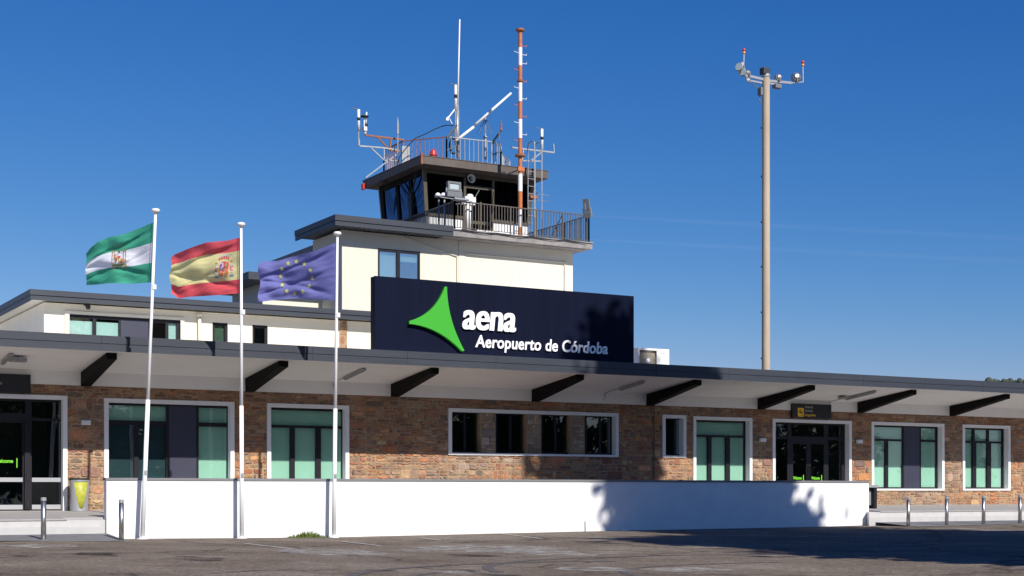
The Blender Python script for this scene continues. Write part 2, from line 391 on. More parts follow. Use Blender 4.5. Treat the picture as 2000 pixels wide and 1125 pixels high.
# -- sloping pavement strips at both ends, flush with the lot at their front edge
def strip(name, xa, xb, ya, yb, zf0, zf1, m, kind='structure', n=8):
    s = MB()
    for i in range(n):
        x0 = xa+(xb-xa)*i/n; x1 = xa+(xb-xa)*(i+1)/n
        s.poly([(x0, ya, zf0(x0)), (x1, ya, zf0(x1)), (x1, yb, zf1(x1)), (x0, yb, zf1(x0))])
    return tag(s.build(name, m), kind=kind)
YP = 35.8
pl = strip('pavement', -14, 9.75, YP, 37.75, lambda x: gz(x)+.008, lambda x: .17, 'pavement'); pl['label'] = 'grey sloping pavement before the steps by the entrance doors'
pr = strip('pavement', 35.9, 62, YP, 37.75, lambda x: gz(x)+.008, lambda x: max(.17, gz(x)+.02), 'pavement'); pr['label'] = 'grey sloping pavement beyond the white wall'
def gline(pts, w, name='painted_line', m='paint', lab='thin faded white line painted on the asphalt', dz=.012):
    s = MB()
    for (a, b) in zip(pts[:-1], pts[1:]):
        a = Vector(a); b = Vector(b); d = (b-a).normalized(); n = Vector((-d.y, d.x))*w/2
        k = max(1, int((b-a).length/1.0))
        for i in range(k):
            p = a+(b-a)*i/k; q = a+(b-a)*(i+1)/k
            s.poly([(p.x-n.x, p.y-n.y, gz(p.x, p.y)+dz), (q.x-n.x, q.y-n.y, gz(q.x, q.y)+dz), (q.x+n.x, q.y+n.y, gz(q.x, q.y)+dz), (p.x+n.x, p.y+n.y, gz(p.x, p.y)+dz)])
    o = s.build(name, m); tag(o, lab, kind='structure'); return o
def G(u, v):
    x = 20; z = 0
    for _ in range(4):
        r = ray(u, v); t = (z-CAMZ)/r.z; z = gz(r.x*t, r.y*t)
    return (r.x*t, r.y*t)
gline([(-14, YP), (9.3, YP)], .12, dz=.016)
gline([(9.3, YP), (10.9, YP+.9)], .10, dz=.02)
gline([(34.4, 37.6), (35.9, YP)], .12, dz=.02); gline([(35.9, YP), (62, YP)], .12, dz=.016)
for (a, b) in (((478, 1062), (572, 1073)), ((668, 1058), (745, 1067)), ((820, 1051), (860, 1056)), ((980, 1043), (1060, 1053))):
    gline([G(*a), G(*b)], .09)
def arc(c, r, a0, a1, w):
    n = 14; return [(c[0]+r*math.cos(a0+(a1-a0)*i/n), c[1]+r*math.sin(a0+(a1-a0)*i/n)) for i in range(n+1)]
M['tyre'] = mat('tyre_mark', (.07, .062, .058), .8, var=.5, vscale=7, col2=(.12, .105, .097))
for (c, r, a0, a1, w) in (((13.0, 16.5), 4.6, 2.2, 3.9, .16), ((13.5, 17.0), 5.6, 1.3, 3.4, .20), ((16.0, 17.2), 3.6, 1.2, 3.3, .15), ((16.4, 18.6), 5.4, .9, 2.9, .18)):
    gline(arc(c, r, a0, a1, w), w, 'tyre_mark', 'tyre', 'dark curved tyre mark on the asphalt', dz=.005)

def blot(u, v, rx, ry, m, name, lab, seed):
    rnd = random.Random(seed); c = G(u, v); s = MB(); n = 22; s.v.append((c[0], c[1], gz(*c)+.007))
    for i in range(n):
        a = 2*math.pi*i/n; k = rnd.uniform(.6, 1.15); x = c[0]+rx*k*math.cos(a); y = c[1]+ry*k*math.sin(a); s.v.append((x, y, gz(x, y)+.007))
    for i in range(n): s.face((0, 1+i, 1+(i+1) % n))
    tag(s.build(name, m), lab, kind='structure')
def patchmat(name, col, amt, sc=3):
    m = mat(name, col, .9, spec=.1); t = m.node_tree; b = t.nodes['Principled BSDF']; g = t.nodes.new('ShaderNodeNewGeometry'); n = t.nodes.new('ShaderNodeTexNoise'); n.inputs['Scale'].default_value = sc; n.inputs['Detail'].default_value = 7; n.inputs['Roughness'].default_value = .75
    r = t.nodes.new('ShaderNodeValToRGB'); r.color_ramp.elements[0].position = .42; r.color_ramp.elements[0].color = (0, 0, 0, 1); r.color_ramp.elements[1].position = .66; r.color_ramp.elements[1].color = (amt,)*3+(1,)
    t.links.new(g.outputs['Position'], n.inputs['Vector']); t.links.new(n.outputs[0], r.inputs[0]); t.links.new(r.outputs[0], b.inputs['Alpha']); return m
M['oil'] = patchmat('oil_stain', (.035, .03, .028), .9, 1.2); M['chalk'] = patchmat('chalky_dust', (.50, .49, .47), .8, 2.2)
blot(188, 1082, .42, .9, 'oil', 'oil_stain', 'small dark oil stain on the asphalt', 1); blot(384, 1091.5, .55, 1.0, 'oil', 'oil_stain', 'dark oil stain on the asphalt near the picture bottom', 2)
blot(925, 1085, .5, .8, 'oil', 'oil_stain', 'faint dark stain on the asphalt', 3)
for k, (u, v, rx, ry) in enumerate(((945, 1072, 1.9, 2.2), (1075, 1081, .9, 1.4), (80, 1067, .9, 1.2), (1330, 1113, .8, .8), (1160, 1112, .7, .8), (900, 1119, .3, .4), (640, 1078, 1.2, 2.0))): blot(u, v, rx, ry, 'chalk', 'chalk_patch', 'pale dusty patch on the asphalt', 10+k)

# -- platform with its two steps
p = MB(); XL, XR = -14, 62
ZE, ZF = .545, .685
for xa, xb, ya in ((XL, 9.76, 38.0), (9.76, 36.6, 38.56), (35.85, XR, 38.0)):
    za = ZE+(ZF-ZE)*(ya-38)/5-.04
    xk = xa+(.38 if xa > 30 else 0)
    p.hexa([(xa+.05 if xa > 30 else xa, ya, -.3), (xb, ya, -.3), (xb, 43.2, -.3), (xk, 38.57 if xa > 30 else 43.2, -.3), (xa+.05 if xa > 30 else xa, ya, za), (xb, ya, za), (xb, 43.2, ZF-.04), (xk, 38.57 if xa > 30 else 43.2, ZE-.03 if xa > 30 else ZF-.04)], 0)
pf = p.build('platform', 'step'); tag(pf, 'pale stone platform along the foot of the building', kind='structure')
p = MB()
x = XL
while x < XR-.5:
    for k, (ya, yb) in enumerate(((37.97 if (x+1.2 < 9.85 or x > 35.9) else 38.57, 39.6), (39.6, 41.2), (41.2, 43.0))):
        za = ZE+(ZF-ZE)*(ya-38)/5; zb = ZE+(ZF-ZE)*(yb-38)/5
        p.hexa([(x+.004, ya+.004, za-.04), (x+1.196, ya+.004, za-.04), (x+1.196, yb-.004, zb-.04), (x+.004, yb-.004, zb-.04), (x+.004, ya+.004, za), (x+1.196, ya+.004, za), (x+1.196, yb-.004, zb), (x+.004, yb-.004, zb)])
    x += 1.2
tag(p.build('floor_tiles', 'paving'), 'grey floor slabs of the covered walkway', kind='structure')
for xa, xb, lab in ((XL, 9.67, 'pale stone step below the entrance doors'), (35.80, XR, 'pale stone step beyond the white wall')):
    q_ = .30 if xa > 0 else 0; xa -= .2 if xa > 0 else 0
    s = MB().hexa([(xa, 37.68, -.2), (xb, 37.68, -.2), (xb, 37.99, -.2), (xa+q_, 37.99, -.2), (xa, 37.68, .33), (xb, 37.68, .33), (xb, 37.99, .33), (xa+q_, 37.99, .33)]); tag(s.build('step', 'step', bevel=.01), lab, kind='structure')

# -- far hill on the right
h = MB(); random.seed(5)
HY = 640; hx = []
def hz(x):
    u, _ = pix((x, HY, 0))
    t = (u-1900)/26
    base = 26*(1-math.exp(-max(0, u-1860)/40.))
    return 25.0+base
N = 90
for i in range(N+1):
    u = 1880+i*4.0; x = fx(u, HY)
    vt = 752 if u < 1925 else 752-min(1, (u-1925)/12)*7-1.4*math.sin((u-1925)/14)-.8*random.random()
    if u > 1990: vt += (u-1990)*.12
    z = fz(u, vt, HY); h.v += [(x, HY-70, 0), (x, HY, z), (x, HY+160, 0)]
for i in range(N):
    for j in (0, 1): k = 3*i+j; h.face((k, k+3, k+4, k+1))
# little crowns of far trees along the ridge
for i in range(60):
    u = 1928+i*5+random.uniform(-2, 2); x = fx(u, HY-2); t_ = (HY)/ray(u, 744).y; r = random.uniform(.6, 1.5)*(1.9 if random.random() < .15 else 1)
    vt = 747-min(1, max(0, (u-1925)/12))*3
    z = fz(u, vt, HY-2)
    h.lathe((x, HY-2, z), [(r*.5, -r*1.5), (r, -r*.6), (r*1.05, 0), (r*.7, r*.7), (r*.2, r)], 7)
tag(h.build('hill', 'hill', smooth=True), 'far wooded hill peeping over the canopy at the right', kind='structure')

# ================================================================== TERMINAL BUILDING
YF = 43.0
term = thing('terminal_building', 'long low airport terminal with stone ground floor, canopy and cream upper storey', 'building', (30, YF, 0))
Z0, ZS, ZB = .685, 4.27, 4.66          # floor, top of stone, soffit at the wall
YC, ZC0, ZC1 = 39.8, 5.02, 5.37        # fascia plane, bottom, top
HEAD, SILL = 3.93, 1.25
def X(u): return fx(u, YF)
# window layout: outer surround u0,u1,z0,z1
SUR = .125
OPEN = dict(
    D1=(X(131)-3.9, X(131), Z0, 3.96), W1=(X(203), X(457), SILL, HEAD), W2=(X(521), X(681), SILL, HEAD),
    W3=(X(875), X(1207), 2.42, 3.95), W4=(X(1293), X(1339), 2.43, 3.95), W5=(X(1353), X(1468), Z0, HEAD),
    D2=(X(1508), X(1662), Z0, HEAD), W6=(X(1701), X(1843), SILL, HEAD), W7=(X(1879), X(1972), SILL, HEAD),
    W8=(X(2030), X(2110), SILL, HEAD))
holes = [(a+.03, b-.03, (c if c == Z0 else c+.03), d-.03) for a, b, c, d in OPEN.values()]
wall = MB(); wall.plate(XL+2, XR-2, 0.0, ZS, YF, YF+.40, holes)
wall.box(XL+2, XL+2.4, YF+.40, 60, 0, ZS); wall.box(XR-2.4, XR-2, YF+.40, 60, 0, ZS)
wm = wall.build('wall', 'mortar', term)
# stones: every stone of the rubble is real relief in one mesh
random.seed(11)
PAL = [(0.4, 0.178, 0.081), (0.34, 0.142, 0.067), (0.43, 0.227, 0.115), (0.29, 0.123, 0.067), (0.419, 0.265, 0.153), (0.25, 0.118, 0.072), (0.34, 0.207, 0.124), (0.21, 0.138, 0.1), (0.43, 0.178, 0.076), (0.3, 0.187, 0.12), (0.419, 0.236, 0.115), (0.36, 0.157, 0.076)]
def stones(mb, x0, x1, z0, z1, holes, pal=PAL, y=YF, gap=.009, hmin=.17, hmax=.34, grey=0):
    def stone(a, b, c, d):
        for (ha, hb, hc, hd) in holes:
            if b <= ha or a >= hb or d <= hc or c >= hd: continue
            opts = [(a, ha, c, d), (hb, b, c, d), (a, b, c, hc), (a, b, hd, d)]
            opts = [o for o in opts if o[1]-o[0] > .05 and o[3]-o[2] > .04]
            if not opts: return
            a, b, c, d = max(opts, key=lambda o: (o[1]-o[0])*(o[3]-o[2]))
        gp = gap*random.uniform(.5, 1.5); a += gp; b -= gp; c += gp*.7; d -= gp*.7
        if b-a < .04 or d-c < .025: return
        pr = random.uniform(.004, .03); J = min(.016, (d-c)*.18, (b-a)*.12)
        j = lambda: random.uniform(-J, J)
        w, hgt = b-a, d-c; cx = (a+b)/2; x_c = cx; z_c = (c+d)/2
        rim = [(a+j()+J, c+j()+J), (cx+j()*2, c+j()), (b+j()-J, c+j()+J), (b+j()*.5, (c+d)/2+j()), (b+j()-J, d+j()-J), (cx+j()*2, d+j()), (a+j()+J, d+j()-J), (a+j()*.5, (c+d)/2+j())]
        ins = min(.014, w*.15, hgt*.2); mx, mz = (a+b)/2, (c+d)/2
        inn = [(x+(ins if x < mx else -ins), z+(ins if z < mz else -ins)) for x, z in rim]
        tl = [random.uniform(-.35, .35)*pr for _ in range(8)]
        col = random.choice(pal); k = random.uniform(.75, 1.2); g_ = max(0, min(.7, .13+.42*math.sin(x_c*.83+1.3*math.sin(z_c*1.7)+2)*math.sin(x_c*.31+.4)+random.uniform(-.12, .12))); lum = (col[0]+col[1]+col[2])/3*.95; col = tuple(q*(1-g_)+lum*w_*g_ for q, w_ in zip(col, (1.12, 1.0, .86))); col = tuple(min(1, q*k*random.uniform(.93, 1.07)) for q in col)
        n = len(mb.v); mb.v += [(x, y+.004, z) for x, z in rim]+[(x, y-pr+t, z) for (x, z), t in zip(inn, tl)]
        mb.face([n+8+i for i in range(8)], 0, col)
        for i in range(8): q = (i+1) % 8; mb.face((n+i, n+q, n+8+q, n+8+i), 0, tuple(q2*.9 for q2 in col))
    z = z0
    while z < z1-.02:
        hb = random.uniform(hmin, hmax)
        if z+hb > z1-.12: hb = z1-z
        x = x0-random.uniform(0, .5)
        while x < x1:
            wb = random.uniform(.25, .8); a, b = max(x, x0), min(x+wb, x1)
            t = random.random()
            if b-a > .03:
                if t < .16 and wb < .7: stone(a, b, z, z+hb)
                elif t < .22: q = random.uniform(.14, .24); stone(a, min(a+q, b), z, z+hb); rows(stone, min(a+q, b), b, z, z+hb, 2)
                elif t < .60: rows(stone, a, b, z, z+hb, 2)
                else: rows(stone, a, b, z, z+hb, 3)
            x += wb
        z += hb
def rows(stone, a, b, c, d, n):
    if b-a < .04: return
    cuts = [0]+sorted((i+random.uniform(-.22, .22))/n for i in range(1, n))+[1]
    for i in range(n):
        z0, z1 = c+(d-c)*cuts[i], c+(d-c)*cuts[i+1]; x = a
        while x < b-.01:
            w = random.uniform(.11, .42)*(1.1 if n > 2 else .9)
            if b-x-w < .09: w = b-x
            stone(x, x+w, z0, z1); x += w
st = MB(); oh = [(a-.0, b+.0, c, d) for a, b, c, d in OPEN.values()]
stones(st, XL+2, XR-2, Z0-.05, ZS, oh)
st.build('stone_facing', 'stone', term)
# canopy: roof slab, white soffit rising outwards, white band above the stone
c = MB()
c.poly([(XL, YC+.03, ZC0), (XR, YC+.03, ZC0), (XR, YF, ZB), (XL, YF, ZB)][::-1])
c.poly([(XL, YC+.03, ZC0), (XL, YC+.03, ZC1-.03), (XR, YC+.03, ZC1-.03), (XR, YC+.03, ZC0)])
c.poly([(XL, YC+.03, ZC1-.03), (XL, 60, ZC1-.35), (XR, 60, ZC1-.35), (XR, YC+.03, ZC1-.03)])
c.box(XL+2, XR-2, YF-.035, YF+.4, ZS, ZB+.02)
c.poly([(XL, YC+.03, ZC0), (XL, YF, ZB), (XL, 60, ZB), (XL, 60, ZC1-.35), (XL, YC+.03, ZC1-.03)]); c.poly([(XR, YC+.03, ZC0), (XR, YC+.03, ZC1-.03), (XR, 60, ZC1-.35), (XR, 60, ZB), (XR, YF, ZB)])
c.build('canopy', 'soffit', term)
f = MB(); f.plate(XL-.05, XR+.05, ZC0-.02, ZC1, YC-.03, YC, [])
mid = ZC0+.175
x = XL-.05
while x < XR:       # two courses of folded metal with a shadow lap and vertical butt joints
    b = min(x+3.02, XR+.05); f.box(x+.004, b-.004, YC-.055, YC-.03, mid, ZC1+.02); f.box(x+.004, b-.004, YC-.038, YC-.031, ZC0-.03, mid-.012); x = b
f.box(XL-.05, XR+.05, YC-.055, YC+.25, ZC1+.02, ZC1+.035)
f.build('canopy_fascia', 'fascia', term)
# beams below the canopy
BU = [157, 478, 762, 1037, 1261, 1478, 1673, 1853]
BX = [X(u) for u in BU]; step_ = (BX[-1]-BX[0])/7
BX = [BX[0]-step_]+BX+[BX[-1]+step_]
for bx in BX:
    wd = .29; x0, x1 = bx, bx+wd; yo = 40.12
    zso = ZC0+(ZB-ZC0)*(yo-YC)/(YF-YC)
    b = MB().hexa([(x0, yo, zso-.17), (x1, yo, zso-.17), (x1, YF-.04, ZS-.02), (x0, YF-.04, ZS-.02), (x0, yo, zso-.004), (x1, yo, zso-.004), (x1, YF-.04, ZB-.004), (x0, YF-.04, ZB-.004)])
    b.build('canopy_beam', 'beam', term, bevel=.008)
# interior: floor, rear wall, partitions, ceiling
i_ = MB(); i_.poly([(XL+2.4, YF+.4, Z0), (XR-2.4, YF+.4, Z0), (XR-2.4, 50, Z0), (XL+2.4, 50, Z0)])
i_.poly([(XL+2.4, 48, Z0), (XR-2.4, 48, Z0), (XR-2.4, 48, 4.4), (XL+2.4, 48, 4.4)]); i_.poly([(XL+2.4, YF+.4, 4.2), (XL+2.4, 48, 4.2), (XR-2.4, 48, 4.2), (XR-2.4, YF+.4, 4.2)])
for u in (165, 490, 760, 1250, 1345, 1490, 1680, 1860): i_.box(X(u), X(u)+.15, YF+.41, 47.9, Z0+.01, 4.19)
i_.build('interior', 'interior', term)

def window(key, name, cells, fy=YF+.20, bot=True, gmat='glass', label=None, blind='blind'):
    """white surround > dark frame > panes, blinds and painted reflection sheets; cells: (x0,x1,z0,z1,kind)"""
    a, b, c, d = OPEN[key]; s = .125
    door = c == Z0; ci = c if door else c+.07
    inner = (a+s, b-s, ci, d-.115)
    sb = MB().plate(a, b, c, d, YF-.05, YF+.38, [inner if not door else (inner[0], inner[1], c-1, inner[3])])
    root = sb.build('window' if not door else 'door', 'reveal', term, bevel=.004)
    if label: root['label'] = label
    gc = [q[:4] for q in cells]
    MB().plate(inner[0]-.01, inner[1]+.01, ci-(.0 if door else .01), inner[3]+.01, fy, fy+.07, gc).build('frame', 'frame', root)
    gl = MB(); bl = MB(); pn = MB(); pb = MB()
    for (x0, x1, z0, z1, kind) in cells:
        if kind == 'panel': pn.box(x0-.01, x1+.01, fy+.012, fy+.05, z0-.01, z1+.01)
        else:
            MB().box(x0-.01, x1+.01, fy+.03, fy+.038, z0-.01, z1+.01).build('glass_pane', gmat, root)
            if kind == 'painted_reflection': MB().box(x0-.03, x1+.03, fy+.095, fy+.10, z0-.03, z1+.03).build('blind', 'painted_reflection', root)  # no blind: sheet behind the pane that carries the painted reflection
            if kind == 'blind': MB().box(x0-.03, x1+.03, fy+.095, fy+.10, z0-.03, z1+.03).build('blind', blind, root)
    if pn.v: pn.build('spandrel_panel', 'panel', root)
    return root, inner
def XG(u): return fx(u, YF+.2)
TR = 3.24
z1_ = SILL+.07+.06; zt = HEAD-.115-.07
window('W1', 'window', [(XG(208), XG(325), TR+.07, zt, 'blind'), (XG(208), XG(262), z1_, TR-.07, 'painted_reflection'), (XG(271), XG(325), z1_, TR-.07, 'painted_reflection'),
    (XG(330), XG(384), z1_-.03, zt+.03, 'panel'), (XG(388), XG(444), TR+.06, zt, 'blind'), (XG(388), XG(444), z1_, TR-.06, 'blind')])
window('W2', 'window', [(XG(526), XG(668), TR+.04, zt, 'blind'), (XG(526), XG(567), z1_, TR-.04, 'blind'), (XG(576), XG(617), z1_, TR-.04, 'blind'), (XG(627), XG(668), z1_, TR-.04, 'blind')])
r3, in3 = window('W3', 'window', [(XG(881), XG(906), 2.56, 3.80, 'dark'), (XG(910), XG(935), 2.56, 3.80, 'dark'), (XG(971), XG(995), 2.56, 3.80, 'dark'), (XG(999), XG(1025), 2.56, 3.80, 'dark'),
    (XG(1060), XG(1083), 2.56, 3.80, 'dark'), (XG(1087), XG(1112), 2.56, 3.80, 'dark'), (XG(1146), XG(1170), 2.56, 3.80, 'dark'), (XG(1174), XG(1193), 2.56, 3.80, 'dark')])
pm = MB(); ps = MB(); GP = [(.34, .30, .25), (.42, .36, .28), (.28, .22, .18), (.38, .33, .29), (.30, .26, .22), (.24, .17, .13)]
for a, b in ((939, 968), (1029, 1057), (1115, 1142)):
    xa, xb = fx(a, YF+.02), fx(b, YF+.02); MB().box(xa, xb, YF+.02, YF+.3, in3[2], in3[3]).build('pier', 'mortar', r3); ps = MB(); stones(ps, xa, xb, in3[2], in3[3], [], pal=GP, y=YF+.02, gap=.02, hmin=.2, hmax=.3); ps.build('pier_stones', 'stone', r3)
window('W4', 'window', [(XG(1299), XG(1333), 2.56, 3.80, 'dark')])
window('W5', 'window', [(XG(1359), XG(1454), TR+.04, zt, 'blind'), (XG(1359), XG(1383), .80, TR-.04, 'blind'), (XG(1390), XG(1418), .80, TR-.04, 'blind'), (XG(1426), XG(1454), .80, TR-.04, 'blind')])
window('W6', 'window', [(XG(1707), XG(1763), TR+.04, zt, 'blind'), (XG(1707), XG(1729), z1_, TR-.04, 'blind'), (XG(1735), XG(1763), z1_, TR-.04, 'blind'),
    (XG(1766), XG(1797), z1_-.03, zt+.03, 'panel'), (XG(1799), XG(1829), TR+.04, zt, 'blind'), (XG(1799), XG(1829), z1_, TR-.04, 'blind')])
window('W7', 'window', [(XG(1884), XG(1900), TR+.04, zt, 'blind'), (XG(1904), XG(1928), TR+.04, zt, 'blind'), (XG(1932), XG(1958), TR+.04, zt, 'blind'),
    (XG(1884), XG(1900), z1_, TR-.04, 'blind'), (XG(1907), XG(1928), z1_, TR-.04, 'blind'), (XG(1936), XG(1958), z1_, TR-.04, 'blind')])
window('W8', 'window', [(X(2034), X(2060), z1_, zt, 'blind'), (X(2065), X(2098), z1_, zt, 'blind')])
# entrance doors
zd = 3.78
d1, _ = window('D1', 'door', [(XG(62), XG(118), TR+.07, zd, 'dark'), (XG(62), XG(118), 1.62, TR-.0, 'dark'), (XG(62), XG(118), .86, 1.50, 'dark'),
    (XG(-22), XG(50), TR+.20, zd, 'dark'), (XG(-16), XG(44), 1.62, TR-.07, 'dark'), (XG(-16), XG(44), .86, 1.50, 'dark'),
    (XG(-95), XG(-28), TR+.07, zd, 'dark'), (XG(-95), XG(-28), 1.62, TR, 'dark'), (XG(-95), XG(-28), .86, 1.50, 'dark')])
for ua, ub in ((62, 118), (-16, 44)):
    for za, zb in ((1.50, 1.62), (.72, .85)): MB().box(XG(ua), XG(ub), YF+.17, YF+.198, za, zb).build('door_rail', 'silver', d1)
MB().box(XG(47), XG(58), YF+.10, YF+.199, .72, 3.2).build('centre_post', 'frame', d1)
for za, zb in ((1.55, 1.75), (.80, .95)): MB().box(XG(51), XG(53), YF+.06, YF+.10, za, zb).build('handle', 'rubber', d1)
tx = MB(); text_mb(tx, 'Welcome', XG(-12), XG(25.5), 2.04, .10, YF+.198, .004, off=.02); tx.box(XG(32.2), XG(33.8), YF+.194, YF+.198, 1.90, 2.17)
tx.build('lettering', 'weld', d1)
zd = HEAD-.115-.06
d2, _ = window('D2', 'door', [(XG(1514), XG(1538), TR+.06, zd, 'dark'), (XG(1546), XG(1609), TR+.06, zd, 'dark'), (XG(1618), XG(1644), TR+.06, zd, 'dark'),
    (XG(1514), XG(1538), .80, TR-.05, 'dark'), (XG(1618), XG(1644), .80, TR-.05, 'dark'), (XG(1549), XG(1575), .80, TR-.22, 'dark'), (XG(1584), XG(1609), .80, TR-.22, 'dark')])
for ua in (1577, 1581): MB().box(XG(ua), XG(ua+1), YF+.14, YF+.198, 1.6, 2.2).build('handle', 'frame', d2)
tx = MB()
for a, b, q in ((1549, 1565.5, 1568.5), (1584.5, 1601, 1604)):
    tx = MB(); text_mb(tx, 'Welcome', XG(a), XG(b), 1.67, .115, YF+.198, .004, off=.02); tx.box(XG(q), XG(q+1.2), YF+.194, YF+.198, 1.52, 1.84); tx.build('lettering', 'weld', d2)

# ---------------- upper storey wing (cream)
YW = 46.0; XW0, XW1 = fx(86, YW), 26.0
ZR0, ZR1 = 6.97, 7.24
def XU(u): return fx(u, YW)
wz0, wz1 = 5.25, None
big = (XU(135), XU(352), 5.30, fz(135, 613, YW)); wn = [big]
sm = [(XU(415), XU(445), 5.2, fz(430, 630, YW)), (XU(493), XU(523), 5.2, fz(508, 635, YW))]
up = MB(); up.plate(XW0, XW1, 4.9, ZR0, YW, YW+.3, [(a, b, c, d) for a, b, c, d in [big]+sm])
# side wall with two windows
sidewin = [(48.7, 49.8, 5.3, 6.35), (50.3, 51.6, 5.3, 6.35)]
t_ = MB().plate(YW+.3, 61.7, 4.9, ZR0, 0, .3, sidewin)
k = len(up.v); up.v += [(XW0+y, x, z) for x, y, z in t_.v]
for f_ in t_.f: up.face([k+i for i in f_][::-1])
up.box(XW0, XW1, 61.7, 62, 4.9, ZR0)
up.build('upper_wall', 'cream', term)
rf = MB(); RX0 = fx(60, 45.54)
rf.box(RX0+.06, XW1+.5, 45.60, 62.5, ZR0+.05, ZR1-.05); rf.build('upper_roof', 'cream', term)
f = MB(); zm = ZR0+.15
f.box(RX0-.02, XW1+.5, 45.52, 45.56, zm, ZR1+.03); f.box(RX0, XW1+.5, 45.55, 45.60, ZR0, zm-.01)
f.box(RX0-.02, RX0+.02, 45.56, 62.5, zm, ZR1+.03); f.box(RX0+.01, RX0+.06, 45.60, 62.5, ZR0, zm-.01)
f.box(RX0-.02, XW1+.5, 45.52, 62.5, ZR1+.03, ZR1+.045)
f.build('upper_roof_fascia', 'fascia', term)
def upwin(op, cells, gm='glasswing', sur=True, lab=None):
    a, b, c_, d_ = op
    w = MB().plate(a, b, c_, d_, YW+.05, YW+.12, [q[:4] for q in cells]).build('window', 'frame', term)
    gl = MB(); bl = MB(); pn = MB()
    for x0, x1, z0, z1, kd in cells:
        if kd == 'panel': pn.box(x0-.01, x1+.01, YW+.065, YW+.11, z0, z1)
        elif kd == 'open': pass
        else:
            MB().box(x0-.01, x1+.01, YW+.08, YW+.088, z0, z1).build('glass_pane', gm, w)
            if kd.startswith('blind'): q = float(kd[5:] or 1); MB().box(x0-.03, x1+.03, YW+.14, YW+.145, z0, z0+(z1-z0)*q).build('blind', 'blindpale', w)
            if kd == 'dim': MB().box(x0-.03, x1+.03, YW+.14, YW+.145, z0, z1).build('blind', 'blinddim', w)
    if pn.v: pn.build('spandrel_panel', 'panel', w)
    return w
bz1 = big[3]-.10
bw = upwin(big, [(XU(137), XU(182), 5.36, bz1, 'blind.93'), (XU(189), XU(233), 5.36, bz1, 'blind.93'), (XU(237), XU(291), 5.36, bz1+.03, 'panel'), (XU(296), XU(324), 5.36, bz1, 'open'), (XU(330), XU(346), 5.36, bz1, 'blind1')])
MB().plate(big[0]-.14, big[1]+.12, 5.1, big[3]+.09, YW-.05, YW+.05, [(big[0], big[1], 4.9, big[3])]).build('surround', 'cream', bw)
for s_ in sm: upwin(s_, [(s_[0]+.08, s_[1]-.09, 5.3, s_[3]-.09, 'dim' if s_ is sm[0] else 'dark')], 'glass')
for (a, b, c_, d_) in sidewin:
    w = MB(); w.box(XW0+.05, XW0+.10, a, b, d_-.08, d_); w.box(XW0+.05, XW0+.10, a, a+.07, c_, d_-.08); w.box(XW0+.05, XW0+.10, b-.07, b, c_, d_-.08)
    w.box(XW0+.05, XW0+.10, (a+b)/2-.03, (a+b)/2+.03, c_, d_-.08); w = w.build('window', 'frame', term)
    MB().box(XW0+.075, XW0+.08, a, b, c_, d_).build('glass_pane', 'glassup', w)
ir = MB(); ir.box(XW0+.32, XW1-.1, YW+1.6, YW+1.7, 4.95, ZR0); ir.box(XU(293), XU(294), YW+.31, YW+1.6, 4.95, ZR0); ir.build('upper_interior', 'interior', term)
# stone pilaster and downpipe on the wing
pa, pb_ = fx(663.5, YW-.03), fx(678, YW-.03)
MB().box(pa, pb_, YW-.03, YW, 5.0, ZR0).build('pilaster', 'mortar', term)
ps = MB(); random.seed(3); stones(ps, pa, pb_, 5.0, ZR0, [], y=YW-.03, gap=.02, hmin=.22, hmax=.34); ps.build('pilaster_stones', 'stone', term)
dp = MB(); xd = XU(388); dp.tube((xd, YW-.09, 5.1), (xd, YW-.09, ZR0-.02), .055, n=12); dp.tube((xd, YW-.09, ZR0-.16), (xd, YW-.09, ZR0-.05), .09, n=12)
tag(dp.build('downpipe', 'cream', smooth=True), 'cream downpipe on the upper wall right of the wide window', 'pipe')
# alarm siren / sensor on the upper wall, and vent
sn = MB(); q = P(172, 598, YW-.2); sn.lathe((q.x, q.y, q.z), [(.04, -.1), (.075, -.06), (.075, .05), (.03, .09)], 10); sn.bar((q.x, q.y, q.z), (q.x-.06, YW, q.z+.06), .04)
tag(sn.build('security_camera', 'rubber'), 'small black security camera under the upper roof edge', 'camera')

# ================================================================== CONTROL TOWER
YT = 49.0
TX0, TX1 = fx(668, YT), fx(1117, YT)
tower = thing('control_tower', 'cream block with brown glazed control cab, flat roofs and railed balcony', 'tower', ((TX0+TX1)/2, YT+3, 0))
ZT = 10.60
twin = (fx(738, YT), fx(820, YT), fz(738, 600, YT), fz(738, 485, YT))
tb = MB(); tb.plate(TX0, TX1, 4.9, ZT, YT, YT+.3, [twin])
YB = 51.75
tb.box(TX0, TX0+.3, YT+.3, YB, 4.9, ZT); tb.box(TX0+.3, 24.6, YB-.3, YB, 4.9, ZT); tb.box(TX1-.3, TX1, YT+.3, 58, 4.9, ZT); tb.box(24.3, 24.6, YB, 58, 4.9, ZT); tb.box(24.6, TX1-.3, 57.7, 58, 4.9, ZT)
xs_ = fx(896, YT)
tb.build('wall', 'cream', tower)
tr_ = MB(); tr_.box(xs_, xs_+.28, YT-.025, YT, 4.95, ZT); tr_.box(TX1-.32, TX1+.025, YT-.025, YT, 4.95, ZT); tr_.box(xs_+.28, TX1-.32, YT-.025, YT, 10.16, ZT)
tr_.build('wall_trim', 'cream', tower)
cd = MB(); z_ = 10.05; cd.path([(fx(785, YT-.04), YT-.04, 10.55), (fx(893, YT-.04), YT-.04, 10.0), (fx(893, YT-.04), YT-.04, 7)], .022); cd.path([(fx(1103, YT-.05), YT-.05, 10.1), (fx(1103, YT-.05), YT-.05, 7)], .018)
cd.path([(xs_+.28, YT-.05, 10.13), (TX1-.3, YT-.05, 10.13)], .02); cd.build('conduit', 'cream', tower)
a, b, c_, d_ = twin
cells = [(fx(741, YT), fx(775, YT), c_+.05, d_-.09, 1), (fx(781, YT), fx(817, YT), c_+.05, d_-.09, .0)]
